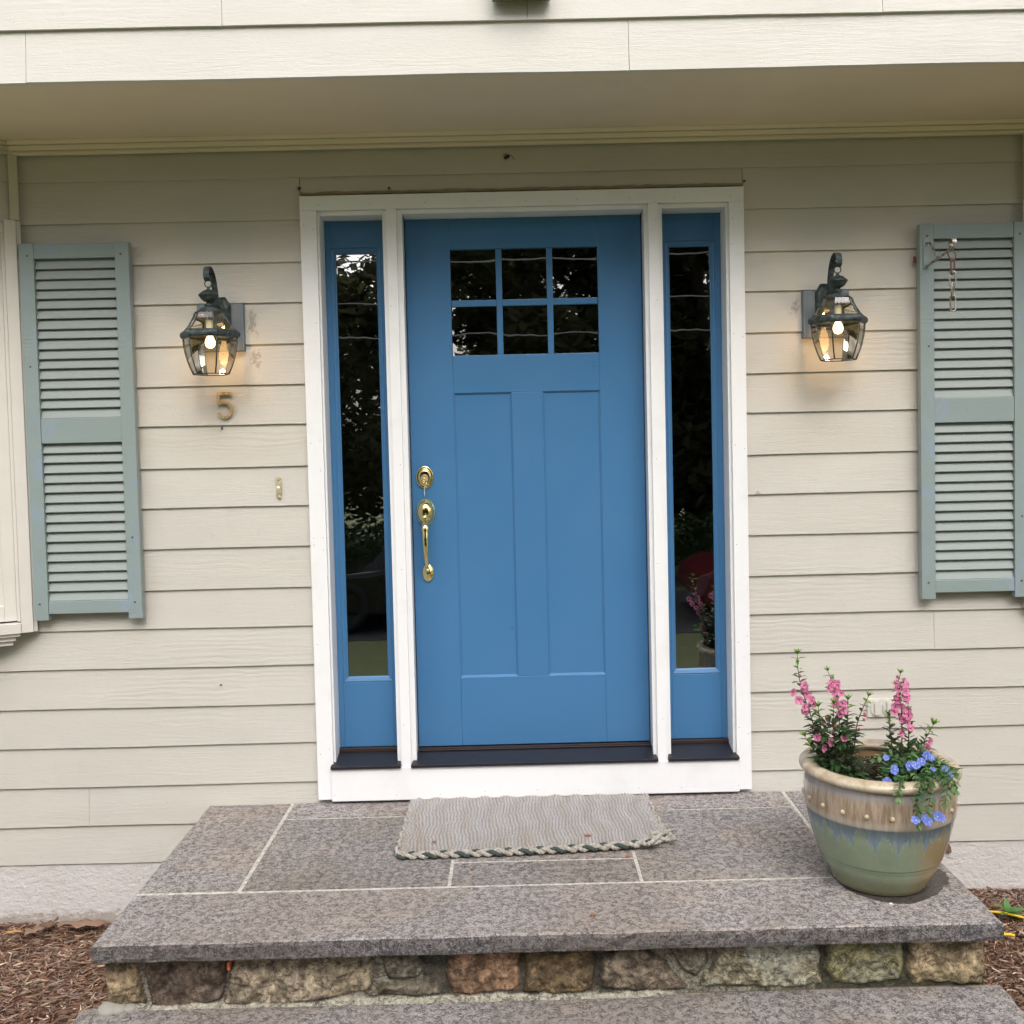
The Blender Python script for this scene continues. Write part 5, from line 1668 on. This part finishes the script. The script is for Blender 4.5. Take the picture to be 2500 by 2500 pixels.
# trees and hedge
M_bark = mat('tree_bark', (.09, .07, .05), .9)
M_tleaf = [leafmat('oak_foliage', (.065, .075, .032), (.165, .175, .085), .6), leafmat('spruce_foliage', (.055, .064, .036), (.12, .135, .07), .6)]
def leaf_cloud(nl, blobs, size, seed):
    rg = random.Random(seed)
    m = MB()
    for i in range(nl):
        bx, by, bz, br = rg.choice(blobs)
        while True:
            p = Vector((rg.uniform(-1, 1), rg.uniform(-1, 1), rg.uniform(-1, 1)))
            if p.length < 1: break
        p = p*(br*(.55+.45*rg.random())/max(.3, p.length)*p.length**.5)
        c = Vector((bx, by, bz))+p
        a = Vector((rg.uniform(-1, 1), rg.uniform(-1, 1), rg.uniform(-.6, .6))).normalized()*size*rg.uniform(.6, 1.3)
        b = a.cross(Vector((rg.uniform(-1, 1), rg.uniform(-1, 1), 1))).normalized()*size*rg.uniform(.3, .7)
        m.add([c-a, c-b*.8, c+a, c+b*.8], [(0, 1, 2, 3)])
    return m
def tree_proto(kind, seed):
    rg = random.Random(seed)
    t = thing('tree', (0, 0, 0), '', 'tree', 'trees behind the camera across the lawn')
    tr = MB(); tr.smooth = True
    H = 12 if kind == 0 else 14
    tr.tube([(0, 0, -.3), (.05, 0, 2), (-.05, .1, 5), (.1, 0, H*.8)], [.30, .24, .17, .05], 10)
    blobs = []
    if kind == 0:
        for i in range(26):
            q = rg.random()*2*PI; rr = rg.uniform(.4, 3.2); z = rg.uniform(1.6, H)
            rr *= math.sin(PI*min(1, max(.05, (z-.6)/(H+.3))))**.5
            p = (rr*math.cos(q), rr*math.sin(q), z)
            blobs.append((*p, rg.uniform(.8, 1.5)))
            tr.tube([(0, 0, max(1.2, z-1.8)), (p[0]*.5, p[1]*.5, z-.7), p], [.08, .05, .02], 6)
    else:
        for i in range(30):
            z = .8+(H-1)*i/30
            q = i*2.4
            rr = 2.4*(1-z/H)
            blobs.append((rr*.7*math.cos(q), rr*.7*math.sin(q), z, .5+rr*.45))
            tr.tube([(0, 0, z), (rr*math.cos(q), rr*math.sin(q), z-.3)], [.05, .015], 5)
    tr.build('trunk', M_bark, t)
    leaf_cloud(16000, blobs, .19 if kind == 0 else .16, seed+1).build('crown', M_tleaf[kind], t, noflip=True)
    return t
spots = [(-11, -21, 0), (11, -22, 0), (-6.5, -15.5, 0), (.3, -20, 0), (3.9, -17.5, 0), (7.6, -20, 1), (-9, -17, 0), (-5.2, -19, 1), (-1.8, -16.5, 0), (2.0, -18, 1), (5.5, -16.5, 0), (9.5, -18, 0), (-13, -19, 1), (13, -19, 1), (-3.4, -23, 0), (3.8, -23, 0), (0, -27, 1), (-8, -25, 0), (8, -25, 1)]
prot = {}
treeobjs = []
labs = ['broad leafy tree across the lawn, straight behind the drive', 'narrow dark spruce across the lawn behind the drive']
for i, (x, yy, kd) in enumerate(spots):
    if kd not in prot:
        o = tree_proto(kd, 40+kd); prot[kd] = o
    else:
        o = copy_tree(prot[kd])
    o.location = (x, yy, -1.05); o.rotation_euler = (0, 0, i*1.37); s_ = .85+.05*((i*7) % 6); o.scale = (s_, s_, s_)
    treeobjs.append((x, yy, kd, o))
ORD = 'first second third fourth fifth sixth seventh eighth ninth tenth eleventh twelfth thirteenth'.split()
for kd, nm_ in ((0, 'broad leafy tree'), (1, 'narrow dark spruce')):
    for front in (True, False):
        row = sorted([q for q in treeobjs if q[2] == kd and (q[1] > -18.5) == front], key=lambda q: q[0])
        for i, q in enumerate(row):
            q[3]['label'] = '%s, %s row behind the hedge, %s of its kind from left' % (nm_, 'near' if front else 'far', ORD[i])
hb = [(x_h, -12.5+.2*math.sin(x_h*2), -.55, .65) for x_h in np.arange(-12, 12.1, .45)]+[(x_h+.2, -12.5, -.2, .45) for x_h in np.arange(-12, 12.1, .6)]
tag(leaf_cloud(16000, hb, .07, 9).build('hedge', leafmat('hedge_leaf', (.02, .05, .012), (.06, .12, .025)), None, noflip=True), 'clipped green hedge beyond the parked cars', 'hedge')

# overhead service wires and their poles
wr = thing('utility_line', (0, -13.2, -1.05), 'pair of utility poles with sagging overhead wires across the street', 'utility line')
for px in (-11, 11):
    p = MB(); p.smooth = True; p.tube([(px, -13.2, -1.3), (px, -13.2, 7.2)], [.14, .10], 10); p.build('pole', M_bark, wr)
M_wire = mat('bright_wire', (.55, .55, .55), .5)
for z0, sag in ((3.6, .35), (4.1, .3), (5.0, .5), (5.7, .4)):
    p = MB(); p.smooth = True
    p.tube([(-11+22*i/40, -13.2, z0-sag*(1-((i-20)/20)**2)) for i in range(41)], .014, 6); p.build('wire', M_wire, wr)
